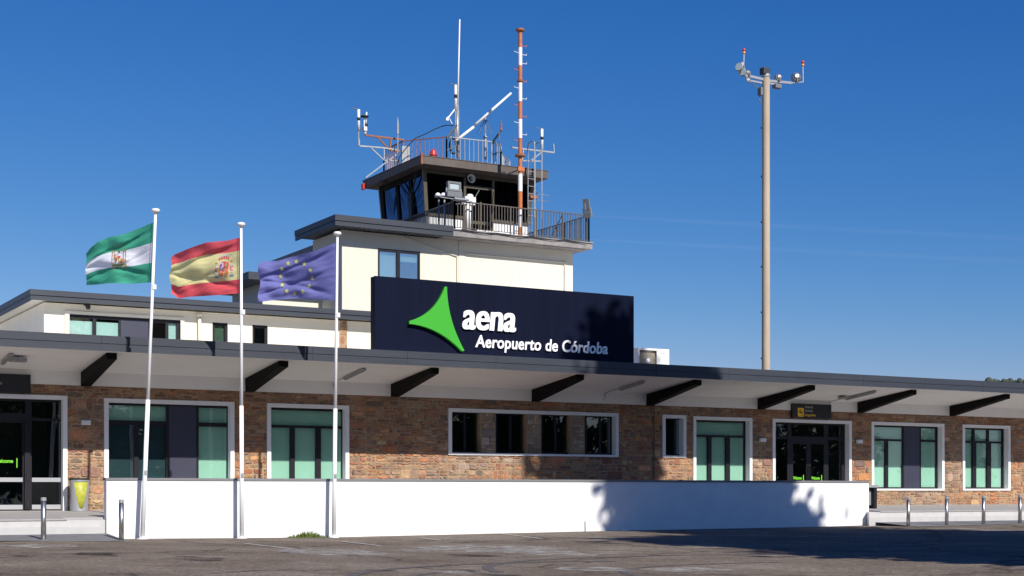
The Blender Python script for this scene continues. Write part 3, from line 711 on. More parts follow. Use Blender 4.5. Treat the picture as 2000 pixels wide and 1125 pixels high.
tw = MB().plate(a, b, c_, d_, YT-.02, YT+.08, [q[:4] for q in cells]).build('window', 'frame', tower)
gl = MB(); bl = MB()
for x0, x1, z0, z1, k in cells:
    MB().box(x0, x1, YT+.03, YT+.038, z0, z1).build('glass_pane', 'glassup', tw); MB().box(x0-.03, x1+.03, YT+.12, YT+.125, (z0 if k else z1-.30), z1).build('blind', 'blindpale', tw)
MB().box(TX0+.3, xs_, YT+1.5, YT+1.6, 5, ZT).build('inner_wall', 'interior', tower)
# slate edged roof over the left part
RX, RY = fx(655, 48.25), 48.25
RXe = fx(885, 48.25)
rz1, rz0 = 10.96, 10.63
r = MB(); r.box(RX+.05, RXe-.01, RY+.05, 52.05, rz0+.06, rz1-.06)
xx = RX+.1
while xx < RXe-.1: r.box(xx, xx+.10, RY+.08, YT+.02, rz0+.0, rz0+.06); xx += .2      # ribs of the corrugated soffit
r.build('flat_roof', 'greymetal', tower)
f = MB(); zm = rz0+.14
f.box(RX-.02, RXe, RY-.03, RY+.01, zm, rz1); f.box(RX, RXe, RY+.0, RY+.05, rz0-.03, zm-.012)
f.box(RX-.02, RX+.02, RY+.01, 52.1, zm, rz1); f.box(RX+.005, RX+.05, RY+.05, 52.1, rz0-.03, zm-.012); f.box(RX-.02, RXe, RY-.03, 52.1, rz1, rz1+.015)
f.build('roof_fascia', 'fascia', tower)
# balcony slab
SXa, SXb = RXe+.01, fx(1157, 48.25)
s = MB(); s.box(SXa, SXb, 48.25, 58.8, ZT+.02, 10.84); s.box(SXa-.3, SXb-.2, 48.4, 58.6, ZT+.0, ZT+.019); s.box(SXa, SXb+.03, 48.2, 58.85, 10.84, 10.88)
s.box(SXa-3.2, SXa, 52.1, 58.8, ZT+.02, 10.84)
s.build('balcony_slab', 'slabconc', tower)
ZD = 10.88
# cab
CX0, CX1, CY0, CY1 = 25.4, fx(1030, 51.0), 51.0, 54.86
CZ0, CZ1 = 11.86, 13.62
MB().plate(CX0, CX1, ZD, CZ0, CY0, CY0+.2, [(fx(905, CY0), fx(958, CY0), ZD-1, CZ0+1)]).box(CX0, CX0+.2, CY0+.2, CY1, ZD, CZ0).box(CX1-.2, CX1, CY0+.2, CY1, ZD, CZ0).box(CX0+.2, CX1-.2, CY1-.2, CY1, ZD, CZ0).build('cab_parapet', 'white_wall', tower)
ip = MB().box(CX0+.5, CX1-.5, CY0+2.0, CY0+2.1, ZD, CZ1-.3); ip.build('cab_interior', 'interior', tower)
LEAN = .12
def CF(u, z, y=CY0):        # point of the leaning front plane at column u
    t = (z-CZ0)/(CZ1-CZ0); return Vector((fx(u, y), CY0-LEAN*max(0, t), z))
fr = MB()
xa_, xb_, ya_, yb_ = CX0, CX1, CY0, CY1
def wallpt(x, y, z):
    t = max(0, (z-CZ0)/(CZ1-CZ0)); ox = oy = 0
    if abs(y-CY0) < .01: oy = -LEAN*t
    if abs(y-CY1) < .01: oy = .05*t
    if abs(x-CX0) < .01: ox = -.16*t
    if abs(x-CX1) < .01: ox = .16*t
    return Vector((x+ox, y+oy, z))
def post(x, y, w=.12, z0=CZ0, z1=CZ1, d=.1): fr = MB(); fr.bar(wallpt(x, y, z0), wallpt(x, y, z1), w, d, up=(0, 1, 0)); fr.build('cab_post', 'brownframe', tower)
post(CX0, CY0, .15); post(CX1, CY0, .15); post(CX0, CY1, .13); post(CX1, CY1, .13)
xdL, xdR = fx(905, CY0), fx(960, CY0)
post(xdL, CY0, .10, ZD+.05); post(xdR, CY0, .10, ZD+.05)
YS = [52.1, 53.3]
sidef = MB()
def spost(x, y, w): MB().bar(wallpt(x, y, CZ0), wallpt(x, y, CZ1), .1, w, up=(0, 1, 0)).build('cab_side_post', 'beam', tower)
for y in YS: spost(CX0, y, .22); spost(CX1, y, .22)
spost(CX0, CY1-.14, .26)
for pa_, pb2, hh_ in ((wallpt(CX0, CY0, CZ1-.12), wallpt(CX0, CY1, CZ1-.12), .26), (wallpt(CX0, CY0+.1, CZ0+.02), wallpt(CX0, CY1, CZ0+.02), .1), (wallpt(CX1, CY0+.1, CZ0+.02), wallpt(CX1, CY1, CZ0+.02), .1)): MB().bar(pa_, pb2, .08, hh_).build('cab_side_rail', 'beam', tower)
fr.bar(wallpt(CX0, CY0, CZ0+.03), wallpt(xdL, CY0, CZ0+.03), .12, .1); fr.bar(wallpt(xdR, CY0, CZ0+.03), wallpt(CX1, CY0, CZ0+.03), .12, .1)
fr.bar(wallpt(CX0, CY0, CZ1-.06), wallpt(CX1, CY0, CZ1-.06), .10, .22)
fr.bar(wallpt(xdL, CY0, 13.10), wallpt(xdR, CY0, 13.10), .10, .11)
fr.bar((fx(938, CY0), CY0+.02, ZD+.08), (fx(938, CY0), CY0-.03, 13.05), .07, .06, up=(0, 1, 0)); fr.bar((xdL, CY0, 11.75), (xdR, CY0, 11.75), .07, .12)
fr.build('cab_frame', 'brownframe', tower)
gb = MB()
gb.poly([wallpt(CX0, CY0, CZ0), wallpt(CX1, CY0, CZ0), wallpt(CX1, CY0, CZ1), wallpt(CX0, CY0, CZ1)]); gb.poly([(xdL, CY0+.01, ZD), (xdR, CY0+.01, ZD), (xdR, CY0+.01, CZ0), (xdL, CY0+.01, CZ0)])
gb.build('front_glass', 'glasscab', tower)
gb = MB(); gb.poly([wallpt(CX0, CY1, CZ0), wallpt(CX0, CY0, CZ0), wallpt(CX0, CY0, CZ1), wallpt(CX0, CY1, CZ1)]); gb.poly([wallpt(CX1, CY0, CZ0), wallpt(CX1, CY1, CZ0), wallpt(CX1, CY1, CZ1), wallpt(CX1, CY0, CZ1)])
gb.poly([wallpt(CX1, CY1, CZ0), wallpt(CX0, CY1, CZ0), wallpt(CX0, CY1, CZ1), wallpt(CX1, CY1, CZ1)]); gb.build('side_glass', 'glassside', tower)
# cab roof
KX0, KX1, KY0, KY1 = fx(823, 50.2), fx(1071, 50.2), 50.2, 55.6
KZ1 = fz(823, 303.5, 50.2); KZ0 = KZ1-.30
MB().box(KX0, KX1, KY0, KY1, KZ0, KZ1).box(KX0+.25, KX1-.25, KY0+.25, KY1-.25, CZ1-.02, KZ0).build('cab_roof', 'brownfascia', tower, bevel=.01)
MB().box(KX0-.02, KX1+.02, KY0-.02, KY1+.02, KZ1+.0, KZ1+.025).build('cab_roof_trim', 'brownfascia', tower)

# lower block behind, left of the tower
BY = 50.9; BX0, BX1 = fx(513, BY), TX0
bz = 8.78
ann = thing('annex_block', 'small cream block with slate roof edge behind the blue flag', 'building', ((BX0+BX1)/2, BY+2, 0))
MB().box(BX0, BX1-.005, BY, 54.2, 5.0, bz).build('wall', 'cream', ann)
MB().box(BX0-.75, BX1-.01, BY-.7, 55.0, bz, bz+.2).build('roof', 'greymetal', ann); f = MB(); f.box(BX0-.8, BX1-.01, BY-.75, BY-.7, bz-.02, bz+.25); f.box(BX0-.8, BX0-.75, BY-.7, 55.0, bz-.02, bz+.25); f.build('roof_fascia', 'fascia', ann)

# railing helper
def railing(name, pts, z0, h, m, parent, pitch=.125, r=.012, post_r=.025, top=.03, posts=True, lowgap=.09):
    s = MB()
    for a, b in zip(pts[:-1], pts[1:]):
        a = Vector(a); b = Vector(b); L = (b-a).length; n = max(2, round(L/pitch))
        A = lambda t, z: Vector((a.x+(b.x-a.x)*t, a.y+(b.y-a.y)*t, z))
        s.bar(A(0, z0+h), A(1, z0+h), top*1.6, top); s.bar(A(0, z0+lowgap), A(1, z0+lowgap), top, top*.8)
        for i in range(1, n): s.bar(A(i/n, z0+lowgap), A(i/n, z0+h-.01), r*2, r*2, up=(0, 1, 0))
    for q in pts: s.bar((q[0], q[1], z0), (q[0], q[1], z0+h+.01), post_r*2, post_r*2, up=(0, 1, 0))
    return s.build(name, m, parent)
RB = 48.4; rx0, rx1 = fx(888, RB), fx(1150, RB)
railing('balcony_railing', [(rx0, 53.2), (rx0, 50.6), (rx0, RB)], ZD, 1.06, 'railbrown', tower)
railing('balcony_railing', [(rx0, RB), (fx(997, RB), RB), (fx(1048, RB), RB), (fx(1099, RB), RB), (rx1, RB)], ZD, 1.06, 'railbrown', tower)
railing('balcony_railing', [(rx1, RB), (rx1, 50.2), (rx1, 52.6), (rx1, 57.5)], ZD, 1.06, 'railbrown', tower)
for pp in ([(rx1, 50.2, ZD+1.0), (rx1-.8, 50.4, ZD)], [(fx(1099, RB), RB, ZD+1.0), (fx(1099, RB), RB+1.2, ZD)]): MB().path(pp, .018).build('railing_brace', 'railbrown', tower)
OCT = [(25.0, 54.0), (25.0, 52.2), (26.15, 50.75), (28.05, 50.6), (28.75, 51.1)]
OC2 = [(28.75, 51.1), (29.3, 51.9), (30.0, 52.6), (30.0, 54.2), (28.4, 55.3), (26.4, 55.3), (25.0, 54.0)]
railing('roof_railing', OCT[:3], KZ1+.03, .95, 'rust', tower, pitch=.19, r=.009)
railing('roof_railing', OCT[2:], KZ1+.03, .95, 'galv', tower, pitch=.19, r=.011)
railing('roof_railing', OC2, KZ1+.03, .80, 'galv', tower, pitch=.19, r=.010)
# white patched pier at left end of the roof railing
MB().bar((25.05, 52.1, KZ1), (25.05, 52.1, KZ1+.75), .36, .10, up=(0, 1, 0)).build('roof_pier', 'galv', tower)
# forked braces at the octagon corners
fb = MB()
for (x, y, uu, vv) in ((26.15, 50.75, 893, 243), (28.05, 50.6, 980, 253)):
    fb = MB(); q = P(uu, vv, y-.3); fb.bar((x, y, KZ1+.90), q, .05, .07); fb.bar((x, y, KZ1+.45), (x+.32, y-.2, KZ1+.62), .04, .04); fb.bar((x+.32, y-.2, KZ1+.62), Vector((x, y, KZ1+.90)).lerp(q, .7), .03, .03)
    fb.bar((x+.18, y-.02, KZ1+.35), (x+.18, y-.02, KZ1+1.02), .03, .03, up=(0, 1, 0)); fb.build('railing_bracket', 'greymetal', tower)
# cables hanging on the left windows of the cab
cb = MB(); random.seed(8)
yc = YS[0]; hub = Vector((CX0-.12, yc, 12.75))
def curve(a, b, sag, n=10, side=0):
    a = Vector(a); b = Vector(b); return [a.lerp(b, i/n)+Vector((0, side*math.sin(math.pi*i/n), -sag*math.sin(math.pi*i/n))) for i in range(n+1)]
for dy in (-.85, .85): cb.path(curve((CX0-.3, yc+dy, CZ1-.12), hub, .05), .03)
cb.bar(hub+Vector((0, 0, .1)), hub+Vector((.03, 0, -.95)), .12, .26, up=(0, 1, 0))
for i in range(9):
    y0 = yc+random.uniform(.3, 1.0)*random.choice((-1, 1)); cb.path(curve((CX0-.25, y0, CZ1-.2-random.random()*.7), hub+Vector((0, 0, random.uniform(-.4, .1))), random.uniform(.15, .65), 12, random.uniform(-.2, .2)), .009, 5)
tag(cb.build('cable_tangle', 'rubber'), 'black cables looping down over the cab side windows', 'cables'); cb = MB()
for i in range(4): cb.path(curve((CX0-.55, 53.4+.1*i, KZ0), (CX0-.1, 53.6+.12*i, 12.6-.1*i), -.1, 8, .15), .012, 5)
tag(cb.build('cable_bundle', 'rubber'), 'thin cables hanging from the back left corner of the cab roof', 'cables')

# ---------------- rooftop equipment (each a thing)
def dip(name, label, u, v0, v1, Y, r=.055, cap=-1, band=True, grp='rooftop antennas', foot=None):
    """white tubular dipole with a black band, a small side plate on top and a thin foot"""
    a = P(u, v1, Y); b = P(u, v0, Y); b.x = a.x; t = thing(name, label, 'antenna', a, grp); L = b.z-a.z
    MB().tube(a, b, r, n=12).build('tube', 'whitemetal', t, smooth=True)
    if band: MB().tube(a+Vector((0, 0, L*.47)), a+Vector((0, 0, L*.62)), r*1.08, n=12).build('band', 'rubber', t, smooth=True)
    MB().bar(b+Vector((-.28, 0, .02)), b+Vector((.05, 0, 0)), .05, .02).build('top_plate', 'greymetal', t)
    if foot: MB().tube(a-Vector((0, 0, foot)), a, r*.45, n=8).build('foot', 'galv', t)
    return t
YA = 51.5
# left cantilever arms (on the plane of the roof's left edge)
def arm(name, label, pts, m, wd=.055, extra=()):
    s = MB()
    for a, b in zip(pts[:-1], pts[1:]): s.bar(a, b, wd, wd)
    for a, b in extra: s.bar(a, b, wd*.8, wd*.8)
    o = s.build('outrigger', m); return tag(o, label, 'bracket', 'outrigger brackets on the cab roof')
Q = lambda u, v: P(u, v, 52.2)
arm('antenna_arm', 'rusty upper bracket arm reaching left from the roof railing', [Q(713, 264), Q(763, 270), Q(788, 273)], 'rust', .06, [(Q(738, 269), Q(762, 294)), (Q(762, 294), Q(788, 296)), (Q(763, 270), Q(762, 294))])
arm('antenna_arm', 'pale lower bracket arm reaching left below the rusty one', [Q(701, 272), Q(701, 285), Q(750, 289), Q(778, 293)], 'galv', .055, [(Q(725, 289), Q(750, 313)), (Q(750, 289), Q(750, 313)), (Q(750, 313), Q(774, 314)), (Q(774, 302), Q(714, 347))])
dip('dipole_antenna', 'white tube antenna with black band, leftmost on the tower', 700.5, 214, 255, 52.2, .056, foot=.45)
t = thing('whip_antenna', 'short white whip beside a small dark disc on the rusty arm', 'antenna', Q(713, 264), 'rooftop antennas')
MB().tube(Q(714.5, 245), Q(716, 219), .03, n=8).tube(Q(713, 263), Q(713.5, 250), .06, n=8).build('whip', 'whitemetal', t, smooth=True)
MB().tube(Q(714.5, 247), Q(715, 242), .07, n=10).lathe(Q(711.5, 228), [(.01, -.04), (.18, 0), (.16, .03), (.02, .03)], 12).build('disc', 'rubber', t)
MB().tube(Q(711.5, 255), Q(711.5, 228), .03, n=8).build('stem', 'whitemetal', t)
MB().box(Q(709, 0).x, Q(715, 0).x, 52.1, 52.3, Q(712, 256).z, Q(712, 248).z).build('bracket', 'whitemetal', t)
lr = MB(); q = P(777, 300, 51.9); lr.tube(q, P(777, 262, 51.9), .025, n=8).tube(P(777, 262, 51.9), P(777, 240, 51.9), .05, .045, n=8).tube(P(777, 240, 51.9), P(777, 228, 51.9), .03, .004, n=8)
tag(lr.build('lightning_rod', 'galv'), 'thin pointed rod standing behind the rusty arm', 'rod')
# centre: tall white whip with black-banded dipole, diagonal pole, lattice support
Yw = 51.2
t = thing('mast_antenna', 'tallest white whip antenna on a thin lattice support', 'antenna', P(893, 308, Yw), 'rooftop antennas')
MB().tube(P(893, 308, Yw), P(893.5, 205, Yw), .055, n=10).build('support', 'galv', t, smooth=True)
MB().tube(P(893.5, 215, Yw), P(898, 38, Yw), .036, .026, n=8).build('whip', 'whitemetal', t, smooth=True)
lt = MB(); zz = 0
for k in range(9): lt.bar(P(893 + (3 if k % 2 else -3), 308-k*11, Yw), P(893+(-3 if k % 2 else 3), 297-k*11, Yw), .02, .02)
lt.bar(P(890, 308, Yw), P(890.5, 210, Yw), .022); lt.bar(P(896, 308, Yw), P(896, 215, Yw), .022); lt.build('lattice', 'galv', t)
dip('dipole_antenna', 'white tube antenna with black band clamped beside the tall whip', 890, 166, 215, 51.0, .056, foot=.6)
s = MB(); s.path([P(888, 214, 51.0), P(877, 228, 51.0), P(871, 235, 51.0)], .03); s.path([P(871, 232, 51.0), P(876, 228, 51.0), P(883, 242, 51.0)], .02); s.box(P(869, 0, 51).x, P(874, 0, 51).x, 50.9, 51.0, P(870, 236, 51).z, P(870, 231, 51).z)
tag(s.build('antenna_strut', 'whitemetal'), 'small white strut with a junction box left of the tall whip', 'strut')
s = MB(); s.tube(P(888, 277, 50.9), P(925, 248, 50.9), .055, n=10); s.tube(P(925, 248, 50.9), P(929, 243, 50.9), .03, n=8, m=1); s.tube(P(929, 243, 50.9), P(998, 182, 50.9), .055, .045, n=10)
tag(s.build('tilted_antenna', ['whitemetal', 'greymetal'], smooth=True), 'long white pole antenna leaning diagonally to the right', 'antenna', 'rooftop antennas')
# cable sweeping to the left and coil
s = MB(); pts = [P(u, v, 51.3) for u, v in ((886, 245), (870, 245), (850, 252), (830, 262), (812, 270), (800, 282), (788, 296), (778, 312), (776, 330))]
sp = []
for i in range(len(pts)-1):
    p0, p1, p2, p3 = pts[max(0, i-1)], pts[i], pts[i+1], pts[min(len(pts)-1, i+2)]
    for k in range(5):
        t2 = k/5; sp.append(.5*((2*p1)+(p2-p0)*t2+(2*p0-5*p1+4*p2-p3)*t2*t2+(3*p1-p0-3*p2+p3)*t2**3))
s.path(sp+[pts[-1]], .02, 5)
tag(s.build('feed_cable', 'rubber', smooth=True), 'black feed cable arching from the tall antenna to the left roof edge', 'cable')
s = MB()
for k in range(3): s.path([Vector((P(886, 285, 51).x+.16*math.cos(a), 51.0+.03*k, P(886, 285, 51).z+.30*math.sin(a))) for a in [i*math.pi/8 for i in range(17)]], .025, 5)
tag(s.build('cable_coil', 'rubber', smooth=True), 'coil of black cable hung behind the roof railing', 'cable')
# ground plane antenna
t = thing('ground_plane_antenna', 'thin post antenna with drooping radial wires', 'antenna', P(948, 311, 51.4), 'rooftop antennas')
MB().tube(P(948, 311, 51.4), P(948.5, 268, 51.4), .05, n=8).tube(P(948, 270, 51.4), P(948, 228, 51.4), .035, n=8).tube(P(948, 269, 51.4), P(948, 267, 51.4), .1, n=10).build('post', 'galv', t)
s = MB(); top = P(948, 229, 51.4)
for k in range(8):
    a = k*math.pi/4+.3; s.tube(top, top+Vector((math.cos(a)*.34, math.sin(a)*.34, -.68)), .007, n=4)
for sgn in (-1, 1): s.tube(top, top+Vector((.24*sgn, 0, .03*sgn+.03)), .007, n=4)
s.build('radials', 'greymetal', t)
# right arm
Q2 = lambda u, v: P(u, v, 51.6)
arm('antenna_arm', 'pale bracket arm reaching right past the ladder', [Q2(1000, 288), Q2(1022, 291), Q2(1082, 298)], 'galv', .06, [(Q2(1082, 298), Q2(1081, 281)), (Q2(1020, 314), Q2(1057, 315)), (Q2(1057, 315), Q2(1058, 303)), (Q2(1034, 316), Q2(1058, 297)), (Q2(1022, 291), Q2(1020, 314))])
dip('dipole_antenna', 'white tube antenna with black band on the right arm', 1058.5, 252, 292, 51.6, .056, foot=.5)
# extra red tipped rods
s = MB(); s.tube(P(979, 255, 50.3), P(979, 236, 50.3), .045, .02, n=8); tag(s.build('red_rod', 'rust'), 'short reddish rod on the front railing bracket', 'rod')
# red beacon on cab roof
t = thing('warning_beacon', 'red plastic obstruction beacon at the front corner of the cab roof', 'beacon', P(846, 306, 50.5))
q = P(846, 306, 50.6); q.z = KZ1+.02; MB().tube(q, q+Vector((0, 0, .12)), .13, n=14).build('base', 'red', t); MB().lathe(q+Vector((0, 0, .12)), [(.15, 0), (.15, .05), (.12, .09), (.12, .16), (.07, .24), (.02, .26)], 14).build('dome', 'red', t, smooth=True)
t = thing('corner_lamp', 'small red lamp clamped under the left corner of the cab roof', 'lamp', (KX0, KY1, KZ0)); MB().box(KX0-.14, KX0-.02, KY1-.3, KY1-.12, KZ0-.10, KZ0+.16).build('housing', 'red', t, bevel=.03); MB().bar((KX0-.02, KY1-.2, KZ0+.1), (KX0+.1, KY1-.2, KZ0+.1), .04).build('clamp', 'greymetal', t)
MB().box(KX0-.025, KX0+.06, KY0-.025, KY0+.05, KZ0-.02, KZ1+.10).build('corner_cover', 'rust', tower)

# ladder with hooped handrails
YL = 50.05
t = thing('access_ladder', 'galvanised ladder with hooped handrails up to the cab roof', 'ladder', P(1037, 455, YL))
s = MB(); ztop = fz(1034, 286, YL); q0 = fx(1031, YL); q1 = fx(1045, YL)
for x in (q0, q1):
    s = MB()
    for dy in (0, .52): s.tube((x, YL+dy-.52, ZD+.05 if dy == .52 else ZD+1.0), (x, YL+dy-.52, ztop), .024, n=8)
    s.path([(x, YL-.26+.26*math.cos(a), ztop+.14*math.sin(a)) for a in [i*math.pi/8 for i in range(9)]], .024, 8); s.build('stile', 'galv', t)
s = MB(); z = ZD+.3
while z < KZ1+.1: MB().tube((q0, YL, z), (q1, YL, z), .014, n=6).build('rung', 'galv', t); z += .29
s = MB(); q = P(1040, 384, 50.9)
for k in range(5): s.path([q+Vector((random.uniform(-.3, .1), 0, random.uniform(-.1, .4))), q+Vector((random.uniform(0, .5), 0, random.uniform(-.1, .5)))], .012, 4)
for dz in (.12, -.12): s.path([q+Vector((-.1, 0, dz)), q+Vector((.75, 0, dz))], .012, 4)
s.box(q.x-.15, q.x+.2, 50.8, 51.0, q.z-.08, q.z+.03, 1)
tag(s.build('small_aerial', ['galv', 'rust']), 'small wire aerial beside the ladder below the cab roof', 'antenna')

# striped antenna mast
YMs = 48.75
mb_ = P(1015, 460, YMs); mxx = P(1016, 300, YMs).x
t = thing('striped_mast', 'orange and white banded pipe mast with climbing pegs in front of the cab', 'mast', (mxx, YMs, ZD))
segs = [(60, 93, 1), (93, 128, 0), (128, 162, 1), (162, 198, 0), (198, 233, 1), (233, 270, 0), (270, 340, 1), (340, 374, 0), (374, 410, 1), (410, 444, 0), (444, 462, 1)]
po, pw = MB(), MB()
for v0, v1, o_ in segs:
    za, zb = fz(1016, v1, YMs), fz(1016, v0, YMs); za = max(za, ZD)
    MB().tube((mxx, YMs, za), (mxx, YMs, zb), .088 if v0 > 300 else .078, n=14, caps=False).build('orange_band' if o_ else 'white_band', 'orange' if o_ else 'whitemetal', t, smooth=True)
s = MB()
for v, r_ in ((59, .17), (158, .12), (304, .20)):
    z = fz(1016, v, YMs); MB().tube((mxx, YMs, z-.03), (mxx, YMs, z+.01), r_, n=16).tube((mxx, YMs, z+.01), (mxx, YMs, z+.05), r_*.9, n=16).build('flange', 'rust', t)
s = MB(); z = fz(1016, 335, YMs); s.box(mxx-.14, mxx+.14, YMs-.10, YMs-.02, z-.0, z+.16); s.build('clamp', 'orange', t); MB().bar((mxx+.05, YMs+.1, z+.1), (mxx+.05, KY0+.01, z+.1), .04, .04).build('stay', 'greymetal', t)
for i, v in enumerate((89, 104, 106, 123, 138, 158, 173, 192, 207, 227, 241, 262, 276)):
    z = fz(1016, v, YMs); sd = -1 if v in (104, 138, 173, 207, 241, 276) else 1
    red = v in (89, 138, 158, 207, 227, 276)
    pg = MB(); pg.path([(mxx, YMs, z), (mxx+sd*.26, YMs-.02, z+(.02 if sd < 0 else -.01)), (mxx+sd*.27, YMs-.02, z+.05)], .011, 6)
    pg.build('peg', 'orange' if red else 'whitemetal', t)

# balcony equipment
def flood(name, label, c, w, h, d, yaw, tilt, hb=.5, grp='floodlights on the balcony', lens=True):
    t = thing(name, label, 'floodlight', c, grp); Rm = Matrix.Rotation(yaw, 3, 'Z') @ Matrix.Rotation(tilt, 3, 'X')
    def tr(mb, mt, nm, par=t):
        mb.v = [tuple(Vector(c)+Rm@Vector(v)) for v in mb.v]; return mb.build(nm, mt, par, bevel=.008)
    hs = tr(MB().plate(-w/2, w/2, 0, h, -d/2, d/2-.03, [(-w/2+.07, w/2-.07, .07, h-.07)]).box(-w/2, w/2, d/2-.03, d/2, 0, h), 'greymetal', 'housing')
    tr(MB().box(-w/2+.07, w/2-.07, -d/2+.03, -d/2+.045, .07, h-.07), 'lens', 'lens')
    tr(MB().box(-w/2-.04, w/2+.04, -d/2-.03, d/2+.04, -h*hb, -.02), 'greymetal', 'driver_box')
    tr(MB().box(-w/2-.05, -w/2, -.03, .03, -h*.2, h*.3).box(w/2, w/2+.05, -.03, .03, -h*.2, h*.3), 'galv', 'yoke')
    return t
c0 = P(886, 374, 48.35); flood('floodlight', 'square LED floodlight facing out above the balcony railing corner', (c0.x, 48.35, c0.z), .54, .35, .16, 0, 0, .62)
c1 = P(1147, 414, 48.3); flood('floodlight', 'narrow floodlight tilted up on the right end of the balcony railing', (c1.x, 48.3, c1.z), .26, .50, .1, -1.0, .25, .45)
s = MB(); s.bar((rx0-.62, 48.32, c0.z-.27), (rx0+.7, 48.32, c0.z-.30), .04, .02); s.box(rx0-.1, rx0+.5, 48.2, 48.5, c0.z-.30, c0.z-.24)
tag(s.build('mounting_rail', 'galv'), 'metal crossbar carrying the floodlight at the railing corner', 'bracket')
# sky sensors on two posts at left
for u, lab in ((857, 'white dome sensor on a thin post, left one by the cab corner'), (868, 'white dome sensor on a thin post next to the floodlight')):
    Yq = 49.2; b0 = P(u, 385, Yq); t = thing('dome_sensor', lab, 'sensor', (b0.x, Yq, ZD), 'weather sensors on the balcony')
    MB().tube((b0.x, Yq, ZD), (b0.x, Yq, b0.z), .035, n=8).build('post', 'galv' if u > 860 else 'greymetal', t, smooth=True)
    MB().tube((b0.x, Yq, b0.z), (b0.x, Yq, b0.z+.03), .16, n=14).build('plate', 'greymetal', t); MB().lathe((b0.x-.04, Yq, b0.z+.03), [(.11, 0), (.11, .04), (.08, .10), (.03, .13)], 14).build('dome', 'whitemetal', t, smooth=True)
# white weather sensor on post
Yq = 48.75; b0 = P(913, 400, Yq); t = thing('weather_sensor', 'boxy white weather sensor on a thick white post behind the railing', 'sensor', (b0.x, Yq, ZD))
MB().tube((b0.x, Yq, ZD+.05), (b0.x, Yq, P(913, 398, Yq).z), .09, n=12).tube((b0.x+.12, Yq, ZD+.05), (b0.x+.12, Yq, P(913, 398, Yq).z), .04, n=8).build('post', 'whitemetal', t, smooth=True)
zt_ = P(913, 396, Yq).z; MB().box(b0.x-.18, b0.x+.28, Yq-.16, Yq+.16, zt_, zt_+.20).lathe((b0.x+.1, Yq, zt_+.2), [(.14, 0), (.14, .06), (.1, .12), (.03, .14)], 12).box(b0.x-.26, b0.x+.3, Yq-.1, Yq+.1, zt_-.08, zt_-.03).build('head', 'whitemetal', t, bevel=.02)
MB().path([(b0.x+.2, Yq-.1, zt_+.1), (b0.x+.45, Yq-.1, zt_+.5)], .015).path([(b0.x-.26, Yq, zt_-.05), (b0.x-.5, Yq, zt_-.1)], .02).box(b0.x-.26, b0.x+.26, Yq-.2, Yq+.2, ZD+.01, ZD+.06).build('arm', 'greymetal', t)
# loudspeaker
Yq = 50.82; b0 = P(919.5, 349, Yq); t = thing('loudspeaker', 'white horn loudspeaker above the cab door', 'loudspeaker', b0)
s = MB().lathe(b0, [(.06, .12), (.10, .06), (.17, -.05), (.18, -.06), (.15, -.05), (.08, .03)], 18, axis='y'); s.build('horn', 'whitemetal', t, smooth=True); MB().lathe(b0+Vector((0, -.06, 0)), [(.055, 0), (.05, -.03), (.01, -.05)], 14, axis='y').build('driver', 'galv', t, smooth=True)
MB().lathe(b0+Vector((0, -.01, 0)), [(.085, 0), (.085, .01)], 16, axis='y').build('throat', 'rubber', t)
s = MB(); s.box(b0.x-.6, b0.x-.1, 48.5, 48.8, ZD+.02, ZD+.12); s.box(b0.x-.05, b0.x+.35, 48.55, 48.8, ZD+.02, ZD+.09); s.box(b0.x-.98, b0.x-.65, 48.5, 48.7, ZD+.02, ZD+.10)
tag(s.build('white_sacks', 'whitemetal', bevel=.03), 'white wrapped bundles lying on the balcony floor by the railing', 'bundle')
# small weed on slab
random.seed(2)
s = MB(); wp = Vector((P(1127, 468, 48.6).x, 48.6, ZD))
for k in range(60):
    a = random.uniform(0, 6.28); q = wp+Vector((random.uniform(-.2, .2), random.uniform(-.1, .1), 0)); e = q+Vector((math.cos(a)*.12, math.sin(a)*.12, random.uniform(.06, .2))); n = Vector((-math.sin(a), math.cos(a), 0))*.012
    s.poly([q-n, q+n, e])
tag(s.build('weed', 'grass'), 'small green weed on the balcony slab near its right corner', 'plant')
# cables below the slab lip
s = MB(); pts = [(SXa+.3+i*.5, 48.18, 10.87-.03*(i % 3)) for i in range(12)]; s.path(pts, .012, 5)
tag(s.build('slab_cable', 'rubber'), 'thin black cable running along the balcony edge', 'cable')

# ================================================================== BIG SIGN
YS_ = 40.6
sx0, sx1 = fx(732, YS_), fx(1238, YS_)
sz1 = fz(985, 558.5, YS_); sz0 = 5.40
sg = thing('airport_sign', 'navy airport name board with green triangle logo above the canopy', 'sign', ((sx0+sx1)/2, YS_, sz0))
s = MB(); n = 6
for k in range(n):
    a = sx0+(sx1-sx0)*k/n; b = sx0+(sx1-sx0)*(k+1)/n; s.box(a+.0015, b-.0015, YS_, YS_+.04, sz0, sz1)
s.box(sx0, sx1, YS_+.04, YS_+.3, sz0+.02, sz1-.01)
s.build('board', 'sign', sg)
s = MB()
for k in range(5): x = sx0+.6+(sx1-sx0-1.2)*k/4; s.bar((x, YS_+.3, 5.3), (x, YS_+.3, sz1-.1), .08); s.bar((x, YS_+.3, sz1-.4), (x, YS_+1.5, 5.25), .06)
s.build('support_frame', 'galv', sg)
YG = YS_-.12
def bez(p0, p1, p2, n=14): return [(p0[0]*(1-t)**2+2*p1[0]*t*(1-t)+p2[0]*t*t, p0[1]*(1-t)**2+2*p1[1]*t*(1-t)+p2[1]*t*t) for t in [i/n for i in range(n+1)]]
out = []
out += bez((868.5, 560), (850, 614), (799, 627)); out += bez((799, 632.5), (855, 637), (902.5, 686)); out += bez((906.5, 685), (873, 623), (872.5, 560))
xz = [(P(u, v, YG).x, P(u, v, YG).z) for u, v in out]
